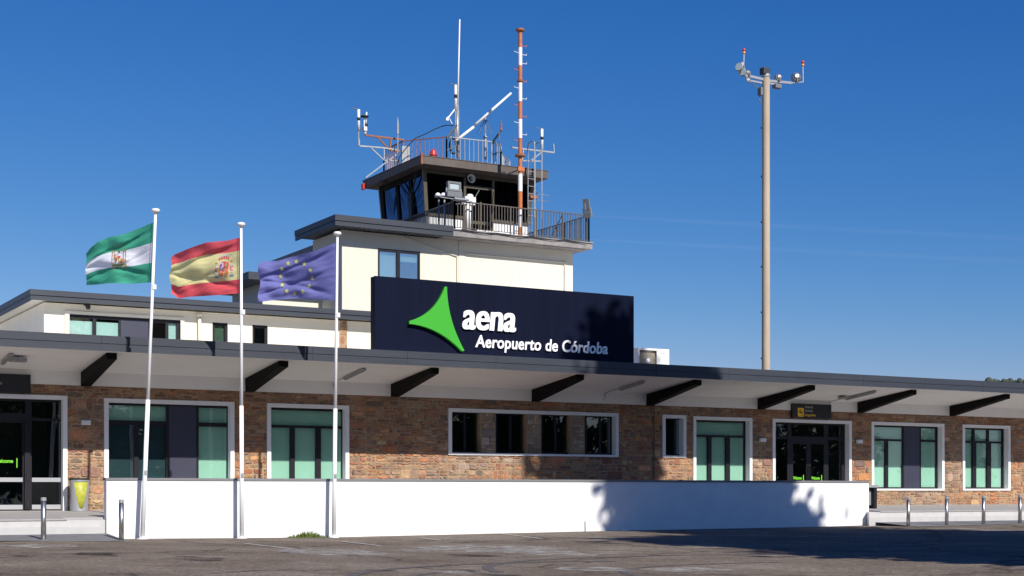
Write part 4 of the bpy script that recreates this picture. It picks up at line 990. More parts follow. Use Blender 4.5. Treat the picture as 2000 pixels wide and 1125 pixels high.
# triangulate the concave outline as an ngon prism
s = MB().prism(xz, YG-.02, YG+.09); s.build('logo', 'green', sg)
tx = MB(); YTt = YG
xa, xb = fx(904.5, YTt), fx(1009.5, YTt); zb = fz(905, 641, YTt)
for k_, dx in enumerate((-.026, 0, .026)):
    text_mb(tx, 'aena', xa+.026+dx, xb-.026+dx, zb, fz(1000, 611, YTt)-fz(1000, 646, YTt), YTt+.09, .045+.002*k_, off=.010, shear=.12, ref='x')
tx.build('name_lettering', 'letter', sg)
tx = MB(); xa, xb = fx(930, YTt), fx(1189, YTt); zb = fz(930, 677, YTt)
text_mb(tx, 'Aeropuerto de Córdoba', xa, xb, zb, fz(940, 653.5, YTt)-fz(940, 677, YTt), YTt+.09, .04, off=.016, shear=.10, ref='A', space=1.02)
tx.build('place_lettering', 'letter', sg)
# ================================================================== door signs
def door_sign(u0, u1, Yq, lines, icon, lab, z0=3.99, hgt=.53):
    xa, xb = fx(u0, Yq), fx(u1, Yq); s = thing('door_sign', lab, 'sign', ((xa+xb)/2, Yq, z0), 'black signs above the doors')
    MB().box(xa, xb, Yq, Yq+.12, z0, z0+hgt).build('board', 'black', s, bevel=.01)
    for body, x0, x1, zb, col in lines:
        q = MB(); text_mb(q, body, xa+x0, xa+x1, z0+zb, .095, Yq+.001, .006, off=.01); q.build('lettering', col, s)
    ix = xa+icon; q = MB().box(ix, ix+.29, Yq-.008, Yq+.001, z0+.04, z0+.37); q.build('pictogram_plate', 'yellow', s, bevel=.003)
    q = MB(); cx, cz = ix+.145, z0+.22
    q.prism([(cx-.11, cz+.05), (cx-.09, cz+.06), (cx-.06, cz+.015), (cx-.01, cz), (cx+.09, cz-.05), (cx+.10, cz-.075), (cx+.04, cz-.065), (cx-.05, cz-.03), (cx-.09, cz-.0)], Yq-.012, Yq-.007)
    q.prism([(cx-.01, cz-.01), (cx-.02, cz+.10), (cx+.005, cz+.10), (cx+.035, cz-.03)], Yq-.0125, Yq-.0065); q.box(cx, cx+.10, Yq-.012, Yq-.007, cz-.14, cz-.125)
    q.build('pictogram', 'black', s); return s
YSg = 42.86
W_ = fx(1624, YSg)-fx(1548, YSg)
door_sign(1548, 1624, YSg, [('Ankunft', .60, 1.0, .37, 'dimwhite'), ('Arrivals', .60, .98, .225, 'dimwhite'), ('Llegadas', .60, 1.12, .07, 'yellow')], .25, 'black arrivals sign with yellow aircraft plate above the far door')
Wl = fx(60, YSg)-fx(-30, YSg)
xe = fx(4, YSg)-fx(-92, YSg)
door_sign(-92, 60, YSg, [('Abflug', xe-.56, xe-.20, .37, 'dimwhite'), ('Departures', xe-.56, xe, .225, 'dimwhite'), ('Salidas', xe-.56, xe-.12, .07, 'yellow')], xe-.92, 'black departures sign cut by the left picture edge')

# ================================================================== wall lamps, light tubes, junction boxes
def wall_lamp(u, v, lab):
    q = P(u, v, YF-.12); t = thing('wall_lamp', lab, 'lamp', (q.x, YF-.1, q.z), 'small wall lamps on the stone')
    MB().box(q.x-.13, q.x+.13, YF-.17, YF-.05, q.z-.075, q.z+.06).build('housing', 'whitemetal', t, bevel=.008)
    MB().box(q.x-.14, q.x+.14, YF-.18, YF+.0, q.z+.065, q.z+.085).box(q.x-.1, q.x+.1, YF-.049, YF, q.z-.06, q.z+.06).build('mount', 'greymetal', t)
wall_lamp(168, 825, 'small wall lamp between the entrance doors and the first wide window')
wall_lamp(1490, 859, 'small wall lamp left of the arrivals door')
wall_lamp(1679, 862, 'small wall lamp right of the arrivals door')
def sof(y): return ZC0+(ZB-ZC0)*(y-YC)/(YF-YC)
def ltube(u, ya, yb, lab, box_u=None):
    xc = fx(u, (ya+yb)/2); t = thing('light_tube', lab, 'light fitting', (xc, (ya+yb)/2, sof((ya+yb)/2)), 'light fittings under the canopy')
    MB().bar((xc, ya, sof(ya)-.05), (xc, yb, sof(yb)-.05), .12, .07).build('housing', 'galv', t, bevel=.01); MB().tube((xc, ya+.04, sof(ya)-.10), (xc, yb-.04, sof(yb)-.10), .022, n=8).build('tube', 'dimwhite', t)
    s = MB(); s.path([(xc, yb, sof(yb)-.02), (xc, YF-.06, ZB-.02), (xc, YF-.06, ZB-.2)], .01, 5); s.build('conduit', 'greymetal', t)
    MB().box(xc-.06, xc+.06, YF-.10, YF-.036, ZB-.28, ZB-.18).build('junction_box', 'reveal', t)
ltube(692, 40.6, 42.1, 'light tube under the canopy above the third flagpole'); ltube(1234, 40.6, 42.0, 'light tube under the canopy right of the big sign centre')
ltube(1680, 40.5, 42.1, 'light tube under the canopy by the arrivals sign'); ltube(14, 40.7, 41.9, 'light tube under the canopy at the left picture edge')
for u, y, lab in ((35, 41.1, 'flat square lamp under the canopy at the left edge'), (1646, 41.8, 'round mesh lamp under the canopy by the arrivals sign')):
    xc = fx(u, y); t = thing('canopy_lamp', lab, 'lamp', (xc, y, sof(y)), 'light fittings under the canopy')
    if u < 100: MB().box(xc-.22, xc+.22, y-.15, y+.15, sof(y)-.16, sof(y)-.05).build('housing', 'galv', t, bevel=.02)
    else: MB().lathe((xc, y, sof(y)-.13), [(.12, 0), (.2, .03), (.2, .07), (.1, .10)], 14).build('housing', 'galv', t)
    MB().tube((xc, y, sof(y)-.06), (xc, y, sof(y)+.02), .02, n=6).build('stem', 'galv', t)
# dark post at the wall pier (pipe between W3 and W4)
s = MB(); xp = X(1276); s.tube((xp, YF-.05, Z0), (xp, YF-.05, ZS), .018, n=8); tag(s.build('cable_pipe', 'brownfascia'), 'thin dark pipe down the stone left of the small window', 'pipe')

# ================================================================== PARAPET WALL in front
YP0, YP1 = 38.3, 38.55
px0, px1 = fx(208, YP0), fx(1697, YP0)
WT = 1.585
pw_ = thing('parapet_wall', 'long low white rendered wall with grey cap before the walkway', 'wall', ((px0+px1)/2, YP0, 0))
# the wall turned smooth: subdivided so its foot follows the ground
s = MB(); s.box(px0, px1, YP0, YP1, -.3, WT-.06); s.build('render', 'white_wall', pw_, bevel=.006)
s = MB(); L = px1-px0; k = 11
for i in range(k): s.box(px0-.03+(L+.06)*i/k+.002, px0-.03+(L+.06)*(i+1)/k-.002, YP0-.025, YP1+.025, WT-.065, WT)
s.build('cap', 'wallcap', pw_)
# small rod at its foot
s = MB(); q = P(1144, 1037, YP0-.06); s.tube((q.x, YP0-.06, 0), (q.x-.02, YP0-.05, .33), .012, n=6); tag(s.build('wall_rod', 'greymetal'), 'thin short rod leaning at the foot of the white wall', 'rod')

# dark framed info stand behind the wall's right end
Yd = 40.0; xa, xb = fx(1694, Yd), fx(1706, Yd)
t = thing('bench', 'grey topped bench with dark legs peeping out behind the white wall', 'bench', ((xa+xb)/2-.8, Yd, ZE))
zt2 = fz(1706, 947, Yd); zf = ZE+(ZF-ZE)*(Yd-38)/5
MB().box(xb-1.9, xb+.02, Yd-.25, Yd+.45, zt2-.10, zt2).build('seat', 'silver', t, bevel=.01)
for x_ in (xb-.16, xb-1.86): MB().plate(x_, x_+.14, zf, zt2-.10, Yd-.2, Yd+.4, []).build('leg', 'frame', t)
MB().box(xb-1.72, xb-.16, Yd-.05, Yd+.1, zf+.12, zt2-.2).build('panel', 'silver', t)

# ================================================================== litter bin
Yb = 42.45; bu = fx(154.5, Yb); zf = ZE+(ZF-ZE)*(Yb-38)/5
t = thing('litter_bin', 'round silver litter bin with yellow green liner by the entrance', 'bin', (bu, Yb, zf))
hb_ = .90
MB().lathe((bu, Yb, zf+.02), [(.22, 0), (.25, .4), (.27, .84), (.24, .845)], 28).build('liner', 'bin', t, smooth=True)
s = MB(); n = 84; NJ = 54
for i in range(n):      # shell with three parabolic cut-outs
    for j in range(NJ):
        a0 = 2*math.pi*i/n; am = a0+math.pi/n; z0 = j/NJ*hb_; zc = (j+.5)/NJ
        ph = ((am+math.pi/2+math.pi/3) % (2*math.pi/3))-math.pi/3
        if zc < .93 and zc > .08+ (abs(ph)/.84)**2.2*1.0: continue
        r0 = .245+.04*j/NJ; r1 = .245+.04*(j+1)/NJ; a1 = 2*math.pi*(i+1)/n
        s.poly([(bu+r0*math.cos(a0), Yb+r0*math.sin(a0), zf+z0), (bu+r0*math.cos(a1), Yb+r0*math.sin(a1), zf+z0), (bu+r1*math.cos(a1), Yb+r1*math.sin(a1), zf+z0+hb_/NJ), (bu+r1*math.cos(a0), Yb+r1*math.sin(a0), zf+z0+hb_/NJ)])
o = s.build('shell', 'silver', t); md = o.modifiers.new('thick', 'SOLIDIFY'); md.thickness = .012
MB().lathe((bu, Yb, zf+hb_), [(.295, -.01), (.30, .0), (.30, .03), (.26, .04), (.1, .035)], 30).build('rim', 'rubber', t, smooth=True)

# ================================================================== bollards
def bollard(x, y, z, h):
    t = thing('bollard', 'b', 'bollard', (x, y, z), 'steel bollards along the pavement edge')
    MB().tube((x, y, z), (x, y, z+h-.10), .062, n=20).build('post', 'steel', t, smooth=True)
    MB().tube((x, y, z+h-.10), (x, y, z+h-.085), .056, n=20).build('groove', 'rubber', t)
    MB().lathe((x, y, z+h-.085), [(.063, 0), (.064, .01), (.064, .078), (.055, .085)], 20).build('cap', 'silver', t)
    MB().lathe((x, y, z), [(.10, 0), (.10, .006), (.066, .012)], 20).build('collar', 'silver', t)
    return t
YBo = 36.1
BL = [(85, 1055, 'steel bollard in front of the entrance steps, leftmost in the picture'), (237, 1057, 'steel bollard before the left end of the white wall'),
      (1774, 1031, 'steel bollard nearest the right end of the white wall'), (1849, 1029, 'second steel bollard from the right end of the white wall'),
      (1921, 1026, 'third steel bollard from the right end of the white wall'), (1992, 1023.5, 'steel bollard at the right picture edge')]
b0 = None
for u, v, lab in BL:
    q = P(u, v, YBo)
    if b0 is None: b0 = bollard(q.x, YBo, q.z, 1.02); o = b0
    else: o = copy_tree(b0, (q.x, YBo, q.z))
    o['label'] = lab

# ================================================================== flagpoles and flags
YPo = 37.88
POLES = [(278, 1052.5, 304, 408, 'leftmost'), (472, 1052, 471, 435, 'middle'), (652, 1049, 659, 453, 'rightmost')]
def fpole(i):
    u0, v0, u1, v1, nm = POLES[i]; a = P(u0, v0, YPo); b = P(u1, v1, YPo); b = a.lerp(b, 1)
    lab = ['tall white flagpole, leaning slightly, with the green and white flag', 'tall white flagpole with the red and yellow flag', 'tall white flagpole with the blue starred flag'][i]
    t = thing('flagpole', lab, 'flagpole', a, 'white flagpoles before the white wall')
    m = a.lerp(b, .42)
    s = MB(); s.tube(a, m, .060, .056, 18); s.tube(m, b-Vector((0, 0, .12)), .048, .032, 18); s.build('pole', 'polewhite', t, smooth=True)
    MB().lathe(b-Vector((0, 0, .14)), [(.045, 0), (.05, .04), (.10, .06), (.115, .10), (.09, .14), (.02, .155)], 18).build('finial', 'whitemetal', t, smooth=True)
    MB().lathe(a-Vector((0, 0, .02)), [(.15, 0), (.15, .03), (.07, .045), (.07, .08)], 18).build('base_plate', 'whitemetal', t)
    q = a.lerp(b, [.765, .72, .73][i]); MB().box(q.x-.02, q.x+.09, q.y-.06, q.y+.04, q.z-.09, q.z+.04).build('cleat', 'whitemetal', t, bevel=.01)
    q1 = a.lerp(b, .985); MB().path([a.lerp(b, .735)+Vector((-.05, -.05, 0)), q1+Vector((-.05, -.05, 0))], .006, 4).build('halyard', 'dimwhite', t)
    q = a.lerp(b, .20); MB().box(q.x-.03, q.x+.03, q.y-.075, q.y-.055, q.z-.06, q.z+.06).build('hatch', 'galv', t)
    return t
for i in range(3): fpole(i)
def interp(tab, u):
    tab = sorted(tab)
    if u <= tab[0][0]: return tab[0][1]
    for (a, p), (b, q) in zip(tab[:-1], tab[1:]):
        if u <= b: return p+(q-p)*(u-a)/(b-a)
    return tab[-1][1]
class Flag:
    def __init__(s, u0, u1, top, bot, depth, amp, ph, seed):
        s.u0, s.u1, s.top, s.bot, s.depth, s.amp, s.ph, s.seed = u0, u1, top, bot, depth, amp, ph, seed
    def at(s, a, b, lift=0):          # a: 0 pole..1 fly; b: 0 top..1 bottom
        edge = s.u1+s.seed*(math.sin(b*9)*.8)
        u = s.u0+(edge-s.u0)*a; vt = interp(s.top, u); vb = interp(s.bot, u); v = vt+(vb-vt)*b
        e = a**.8
        wv = s.amp*e*(math.sin(5.2*a+s.ph+1.7*b)+.45*math.sin(11*a-3.0*b+s.ph*2)+.25*math.sin(19*a+7*b+s.ph))
        k = min(1, 3*a)
        wv += .035*math.sin(13*(b+.45*a)+s.ph)*k+.022*math.sin(24*(b-.25*a)+2*s.ph)*k*b
        for c0, sl, wd, am in ((.10, .30, .045, .10), (.92, -.45, .05, .08), (.42, .42, .035, .05)):       # long creases running out from the pole
            wv += am*math.exp(-((b-c0-sl*a)/wd)**2)*min(1, a*4)
        return P(u, v, s.depth+2.1*a+wv-lift*2.2)
    def inv(s, u, v):
        a = (u-s.u0)/(s.u1-s.u0); vt = interp(s.top, u); vb = interp(s.bot, u); return a, (v-vt)/(vb-vt)
def flagobj(name, label, F_, bands, mats, NA=72, NB=48):
    s = MB(); n = NB+1
    for i in range(NA+1):
        for j in range(n): s.v.append(tuple(F_.at(i/NA, j/NB)))
    for i in range(NA):
        for j in range(NB):
            b = (j+.5)/NB; m = next(k for lim, k in bands if b < lim); k = i*n+j
            s.face((k, k+n, k+n+1, k+1), m)
    root = thing(name, label, 'flag', tuple(F_.at(0, .5)), 'flags on the white poles')
    o = s.build('cloth', mats, root); o.data.polygons.foreach_set('use_smooth', [True]*len(s.f)); return root
def sub(F_, pts, mb, m, lift=.006):
    """polygon given in picture-measured flag coordinates, laid on both faces of the cloth"""
    c = (sum(p[0] for p in pts)/len(pts), sum(p[1] for p in pts)/len(pts))
    ring = []
    for p, q in zip(pts, pts[1:]+pts[:1]):
        for k in range(3): ring.append((p[0]+(q[0]-p[0])*k/3, p[1]+(q[1]-p[1])*k/3))
    for lf in (lift, -lift):
        for i in range(len(ring)):
            a, b = ring[i], ring[(i+1) % len(ring)]
            m1 = ((a[0]+c[0])/2, (a[1]+c[1])/2); m2 = ((b[0]+c[0])/2, (b[1]+c[1])/2)
            A, B, C, D, E = [F_.at(*F_.inv(*q), lift=lf) for q in (a, b, c, m1, m2)]
            mb.poly([A, B, E, D], m); mb.poly([D, E, C], m)
def ell(cx, cy, rx, ry, n=10, a0=0, a1=2*math.pi): return [(cx+rx*math.cos(a0+(a1-a0)*i/n), cy+ry*math.sin(a0+(a1-a0)*i/n)) for i in range(n)]
def rect(x0, y0, x1, y1, sk=0): return [(x0, y0), (x1, y0-sk), (x1, y1-sk), (x0, y1)]
F1 = Flag(303, 168, [(303, 433), (267, 448), (241, 458), (213, 463), (190, 473), (177, 484), (168, 496)], [(303, 551), (258, 554), (215, 553), (187, 556), (165, 557)], YPo-.02, .12, .4, 1.5)
r1 = flagobj('green_white_flag', 'green and white striped flag with a pillared crest, blowing left', F1, [(.335, 0), (.665, 1), (2, 0)], ['fgreen', 'fwhite'])
e = MB(); mats = ['fgold', 'fwhite', 'forange', 'fbrown', 'fred', 'folive']
S = lambda x, y: (200+x/16.07, 465+y/16.07)
arcp = [S(*q) for q in ((330, 400), (350, 300), (420, 215), (510, 185), (600, 215), (670, 290), (710, 370))]
for p, q in zip(arcp[:-1], arcp[1:]): sub(F1, [(p[0], p[1]), (q[0], q[1]), (q[0], q[1]+1.7), (p[0]+.4, p[1]+1.7)], e, 5)
def SR(x0, y0, x1, y1, m, lift=.007, sk=0): sub(F1, [S(x0, y0), S(x1, y0-sk), S(x1, y1-sk), S(x0, y1)], e, m, lift)
SR(275, 395, 395, 440, 5); SR(640, 350, 740, 400, 5); SR(300, 440, 325, 810, 3); SR(365, 440, 380, 810, 3); SR(655, 400, 672, 780, 3); SR(725, 400, 740, 780, 3)
sub(F1, [S(*q) for q in ell(410, 570, 50, 60)], e, 2); sub(F1, [S(*q) for q in ((380, 620), (470, 610), (480, 700), (420, 790), (400, 790), (400, 700))], e, 3)
SR(480, 560, 575, 630, 4); SR(495, 470, 560, 560, 1, .009); SR(500, 430, 560, 475, 3); sub(F1, [S(*q) for q in ((480, 430), (515, 360), (560, 430))], e, 3); SR(500, 630, 540, 790, 0)
sub(F1, [S(*q) for q in ell(640, 700, 80, 75)], e, 2); sub(F1, [S(*q) for q in ell(590, 745, 55, 45)], e, 3, .010)
SR(320, 830, 760, 890, 5, .006, 25); SR(310, 890, 760, 925, 1, .006, 25); SR(420, 900, 640, 950, 0, .010, 8); SR(310, 945, 385, 985, 0); SR(660, 920, 750, 945, 0, sk=5); SR(310, 820, 350, 880, 0, .010); SR(725, 790, 765, 930, 0, .011)
e.build('crest', mats, r1)
F2 = Flag(473, 333, [(473, 463), (443, 470), (401, 474), (372, 484), (341, 497), (331, 506)], [(473, 572), (443, 575), (401, 578), (372, 579.5), (349, 583), (333, 571)], YPo-.02, .13, 2.1, 2.5)
r2 = flagobj('red_yellow_flag', 'red and yellow striped flag with a coat of arms near the pole', F2, [(.23, 0), (.755, 1), (2, 0)], ['fred', 'fyellow'])
e = MB(); mats = ['fred', 'fpale', 'fgold', 'fpurple', 'fsky', 'folive', 'forange']
S2 = lambda x, y: (405+x/16.07, 485+y/16.07)
def T(pts, m, lift=.007): sub(F2, [S2(*q) for q in pts], e, m, lift)
T(((395, 455), (505, 450), (505, 660), (380, 665)), 1); T(((505, 440), (672, 435), (672, 635), (505, 640)), 0); T(((560, 470), (630, 470), (630, 610), (560, 610)), 5, .011)
T(((410, 500), (470, 480), (480, 540), (430, 600), (400, 650), (395, 600)), 3, .011); T(ell(435, 780, 78, 100), 0); T(ell(435, 775, 50, 70), 6, .011)
T(((540, 640), (660, 635), (655, 830), (600, 880), (540, 830)), 6); 
for x in (575, 612, 648): T(((x, 645), (x+16, 645), (x+14, 840), (x, 840)), 0, .011)
T(ell(510, 655, 48, 62), 0, .013); T(ell(510, 655, 36, 50), 4, .017)
for i in range(5): x = 385+i*70; y = 330-40*math.sin(math.pi*(i+.5)/5)-8*i; T(ell(x, y-50, 26, 26, 8), 1); T(((x-20, y-10), (x+30, y-20), (x+24, y+45), (x-10, y+55)), 0, .010)
T(((430, 425), (560, 405), (600, 430), (440, 450)), 0, .009)
for x0, y0 in ((250, 540), (720, 470)):
    T(((x0+20, y0+10), (x0+75, y0), (x0+75, y0+270), (x0+20, y0+280)), 1); T(((x0-10, y0+110), (x0+100, y0+70), (x0+105, y0+100), (x0-5, y0+150)), 0, .012); T(((x0, y0+160), (x0+100, y0+200), (x0+100, y0+225), (x0, y0+190)), 0, .012)
    T(((x0-20, y0+355), (x0+105, y0+345), (x0+105, y0+395), (x0-20, y0+400)), 4, .006); T(ell(x0+45, y0-80, 45, 25, 8), 6)
e.build('coat_of_arms', mats, r2)
F3 = Flag(655, 506, [(655, 475), (614, 490), (575, 500), (543, 509), (523, 510), (504, 513)], [(655, 586.6), (614, 585), (575, 583), (543, 585), (529, 587), (513, 589)], YPo-.02, .13, 4.0, -3)
r3_ = flagobj('blue_starred_flag', 'blue flag with a ring of yellow stars, blowing left', F3, [(2, 0)], ['fblue'])
e = MB()
for i in range(12):
    a = math.pi*2*i/12+.05; cx, cy = 130+1572/3.509+31*math.cos(a), 390+533/3.509+(31.5*math.sin(a)); st_ = []
    for k in range(10):
        rr = 5.6 if k % 2 == 0 else 2.2; an = -math.pi/2+k*math.pi/5; st_.append((cx+rr*.92*math.cos(an), cy+rr*math.sin(an)))
    sub(F3, st_, e, 0, .012)
e.build('stars', 'fstar', r3_)

# ================================================================== AC unit
Ya = 42.2; q0 = fx(1246, Ya); q1 = fx(1307, Ya); za = 5.42; zb = fz(1247, 679, Ya)
t = thing('air_conditioner', 'white outdoor air conditioner unit on the canopy roof beside the sign', 'air conditioner', ((q0+q1)/2, Ya, za))
fcx, fcz, fr_ = q0+(q1-q0)*.33, za+(zb-za)*.40, (q1-q0)*.25
MB().plate(q0, q1, za, zb, Ya, Ya+.03, [(q0+.07, q0+(q1-q0)*.60, za+.07, zb-.07)]).box(q0, q1, Ya+.12, Ya+.48, za, zb).box(q0, q1, Ya+.03, Ya+.12, za, za+.05).box(q0, q1, Ya+.03, Ya+.12, zb-.05, zb).box(q0, q0+.04, Ya+.03, Ya+.12, za+.05, zb-.05).box(q0+(q1-q0)*.62, q1, Ya+.03, Ya+.12, za+.05, zb-.05).build('casing', 'accase', t)
MB().box(q0+.05, q0+(q1-q0)*.61, Ya+.10, Ya+.115, za+.06, zb-.06).build('recess', 'acrecess', t)
s = MB(); cxx = q0+.07+((q1-q0)*.60-.07)/2; czz = (za+zb)/2-.03; rr = min((q1-q0)*.255, (zb-za)/2-.06)
for k in range(40):
    a = 2*math.pi*k/40; s.bar((cxx+.06*math.cos(a), Ya+.015, czz+.06*math.sin(a)), (cxx+rr*1.08*math.cos(a+.25), Ya+.015, czz+rr*1.08*math.sin(a+.25)), .010, .008)
s.build('fan_grille', 'conc', t); MB().lathe((cxx, Ya-.005, czz), [(.01, -.01), (.065, 0), (.065, .03)], 16, axis='y').build('hub', 'whitemetal', t)
mk = MB(); mk.lathe((q0+(q1-q0)*.74, Ya-.004, zb-.14), [(.02, 0), (.02, .004)], 10, axis='y'); mk.build('emblem', 'magenta', t)
MB().box(q0+(q1-q0)*.78, q0+(q1-q0)*.88, Ya-.003, Ya, zb-.155, zb-.13).build('nameplate', 'galv', t)
for xq in (q0+.1, q1-.2): MB().box(xq, xq+.1, Ya, Ya+.5, za-.15, za).build('foot', 'galv', t)

# ================================================================== LIGHT MAST
YM = 68.0
mx_ = fx(1496, YM); t = thing('floodlight_mast', 'tall concrete lighting mast behind the terminal', 'mast', (mx_, YM, 0))
zt3 = fz(1496, 150, YM)
s = MB(); k = 8
for i in range(k):
    r0 = .255-.035*i/k; r1 = .255-.035*(i+1)/k; s.tube((mx_, YM, zt3*i/k), (mx_, YM, zt3*(i+1)/k), r0, r1, 24, caps=False)
s.build('pole', 'mastconc', t, smooth=True)
dist = SA*mx_+CA*YM; ppm = F/dist
def MP(u, v, dy=0): return P(u, v, YM+dy)
MB().lathe((mx_, YM, zt3-.05), [(.235, 0), (.25, .05), (.25, .18), (.2, .24)], 20).build('collar', 'galv', t)
q = MP(1494, 148); MB().box(q.x-.25, q.x+.22, YM-.22, YM+.2, zt3+.1, zt3+.5).build('cap_box', 'darkmetal', t, bevel=.04)
s = MB(); L0, L1 = MP(1456, 147), MP(1490, 155); s.bar(L0, L1, .10, .14); s.bar(MP(1462, 157), MP(1488, 162), .07, .10); s.bar(L0, MP(1462, 158), .06, .08)
R0, R1 = MP(1502, 158), MP(1545, 162); s.bar(R0, R1, .10, .14); s.bar(MP(1502, 163), MP(1520, 165), .06, .10); s.bar(R1, MP(1569, 160), .06, .06); s.bar(MP(1452, 134), MP(1456, 147), .06)
s.bar(MP(1456, 147), MP(1446, 132), .07, .08); s.build('crossarm', 'galv', t)
for a, b in (((1452.5, 134), (1453, 106)), ((1568.5, 160), (1568, 129))): MB().tube(MP(*a), MP(*b), .035, n=8).build('light_stem', 'galv', t)
for u, v in ((1453, 105), (1568, 129)):
    a = MP(u, v); o = MB().tube(a, a+Vector((0, 0, .12)), .08, n=12).build('obstruction_light', 'amber', t, smooth=True); MB().lathe(a+Vector((0, 0, .12)), [(.085, 0), (.085, .13), (.06, .2), (.01, .22)], 12).build('red_dome', 'red', o, smooth=True)
def lampcan(u, v, r_, dirv, col='galv'):
    r_ *= .82
    c_ = MP(u, v); d = Vector(dirv).normalized(); s = MB(); k_ = [(.35, -.75), (.75, -.55), (1.0, -.1), (1.05, .25), (1.0, .32)]
    for (ra, ha), (rb, hb2) in zip(k_[:-1], k_[1:]): s.tube(c_+d*ha*r_, c_+d*hb2*r_, ra*r_, rb*r_, 16)
    o = s.build('floodlight', col, t, smooth=True); MB().tube(c_+d*r_*.30, c_+d*r_*.36, r_*.9, n=16).build('lens', 'lens', o); MB().bar(c_-d*r_*.6, c_-d*r_*.6+Vector((0, 0, -r_*1.2)), .09, .12).build('bracket', 'greymetal', o)
for u, v, r_, d in ((1444, 131, .30, (-1, -.35, .15)), (1450, 140, .27, (-.9, -.6, -.25)), (1449, 127, .22, (-.6, .6, .3)), (1461, 143, .22, (-.2, .9, -.1)), (1520, 152, .30, (.15, .9, -.2)), (1555, 151, .36, (.4, .85, -.15)), (1461, 157, .22, (-.5, .6, -.6))): lampcan(u, v, r_, d)
q = MP(1517, 169); MB().box(q.x-.22, q.x+.22, YM-.2, YM+.15, q.z-.12, q.z+.12).build('square_floodlight', 'greymetal', t, bevel=.02)
s = MB(); q = MP(1485, 180); s.box(q.x-.12, q.x+.05, YM-.2, YM+.1, q.z-.2, q.z+.25); s.path([MP(1471, 160), MP(1474, 168), MP(1481, 171), MP(1485, 178), MP(1483, 195), MP(1487, 202)], .03, 5); s.build('cable_box', 'greymetal', t)
s = MB()
for v in (250, 345, 434, 521, 610, 700): q = MP(1489.5, v); MB().box(q.x-.10, q.x+.04, YM-.05, YM+.05, q.z-.05, q.z+.05).build('step_bracket', 'darkmetal', t)

# ================================================================== weeds at the wall foot
random.seed(4); s = MB()
for k in range(1100):
    u = random.gauss(604, 20); u = min(max(u, 556), 646); dn = math.exp(-((u-600)/26)**2)
    x = fx(u, 38.2)+random.uniform(-.03, .03); y = 38.28-abs(random.gauss(0, .10)); z = gz(x, y); hh = random.uniform(.03, .19)*(.25+dn)*(.6+.4*math.sin(u*.9)); a = random.uniform(0, 6.28); ln = random.uniform(.1, .7)*hh
    n = Vector((-math.sin(a), math.cos(a), 0))*.010; b_ = Vector((x, y, z)); m_ = b_+Vector((math.cos(a)*ln*.4, -abs(math.sin(a))*ln*.4, hh*.7)); e_ = b_+Vector((math.cos(a)*ln, -abs(math.sin(a))*ln, hh))
    s.poly([b_-n, b_+n, m_+n*.8, m_-n*.8]); s.poly([m_-n*.8, m_+n*.8, e_])
tag(s.build('grass_tuft', 'grass'), 'low green weeds growing at the foot of the white wall', kind='stuff')

# ================================================================== trees (behind and beside the camera: their shade and reflections are seen)
def crown(mb, c, rx, ry, rz, nclump, nleaf, seed, size=.22, hollow=.35):
    rnd = random.Random(seed); cl = []
    for _ in range(nclump):
        while True:
            p = Vector((rnd.uniform(-1, 1), rnd.uniform(-1, 1), rnd.uniform(-1, 1)))
            if hollow < p.length < 1: break
        cl.append((Vector((c[0]+p.x*rx, c[1]+p.y*ry, c[2]+p.z*rz)), rnd.uniform(.5, 1.25)))
    for q, rr in cl:
        for _ in range(nleaf):
            d = Vector((rnd.gauss(0, 1), rnd.gauss(0, 1), rnd.gauss(0, .8)))*rr*.55; p = q+d
            a = Vector((rnd.uniform(-1, 1), rnd.uniform(-1, 1), rnd.uniform(-1, 1))).normalized(); b = a.orthogonal().normalized(); sz = size*rnd.uniform(.6, 1.4)
            mb.poly([p-a*sz, p+b*sz*.45, p+a*sz, p-b*sz*.45])
    return cl
def tree(name, lab, base, h, cr, cz0, nclump, nleaf, seed, m='leaf', size=.22, grp='trees around the car park', rz=None, off=(0, 0)):
    t = thing(name, lab, 'tree', base, grp); rnd = random.Random(seed+1); cb_ = MB(); cc = (base[0]+off[0], base[1]+off[1], (h+cz0)/2)
    cl = crown(cb_, cc, cr, cr, (h-cz0)/2, nclump, nleaf, seed, size); cb_.build('crown', m, t)
    s = MB(); r0 = .035*h*.6; top = Vector((cc[0], cc[1], cz0+(h-cz0)*.5)); mid_ = Vector((base[0]+off[0]*.3, base[1]+off[1]*.3, cz0*.7))
    s.tube(base, mid_, r0, r0*.8, 12); s.tube(mid_, top, r0*.8, r0*.3, 12)
    for q, rr in cl[:26]:
        a = mid_.lerp(top, rnd.uniform(.1, .9)); m_ = a.lerp(q, .5)+Vector((0, 0, -.2)); s.tube(a, m_, r0*.28, r0*.18, 6); s.tube(m_, q, r0*.18, r0*.06, 6)
    s.build('trunk', 'bark', t, smooth=True); return t
tree('shade_tree', 'tallest, slender leafy tree at the right, out of the picture, shading the sign', (29.9, 15.5, 0), 27.0, 2.4, 14.0, 95, 70, 1, size=.42)
tree('shade_tree', 'broad leafy tree at the right beside the tallest one, out of the picture', (31.7, 13.0, 0), 21.8, 4.7, 7.5, 150, 75, 9, size=.44)
tree('shade_tree', 'low spreading tree at the right, nearest the camera, out of the picture', (26.8, 8.6, 0), 18.5, 6.2, 1.4, 290, 70, 17, size=.42)
rnd = random.Random(21); first = None
proto = []
for k, (x, y, h_, cr) in enumerate(((22, -22, 9.0, 5.0), (38, -20, 10.5, 5.6))):
    proto.append(tree('car_park_tree', 'leafy tree across the car park behind the camera', (x, y, 0), h_, cr, .7, 150, 45, 30+k, m='leaf' if k else 'leafb', size=.36, grp='row of trees behind the camera'))
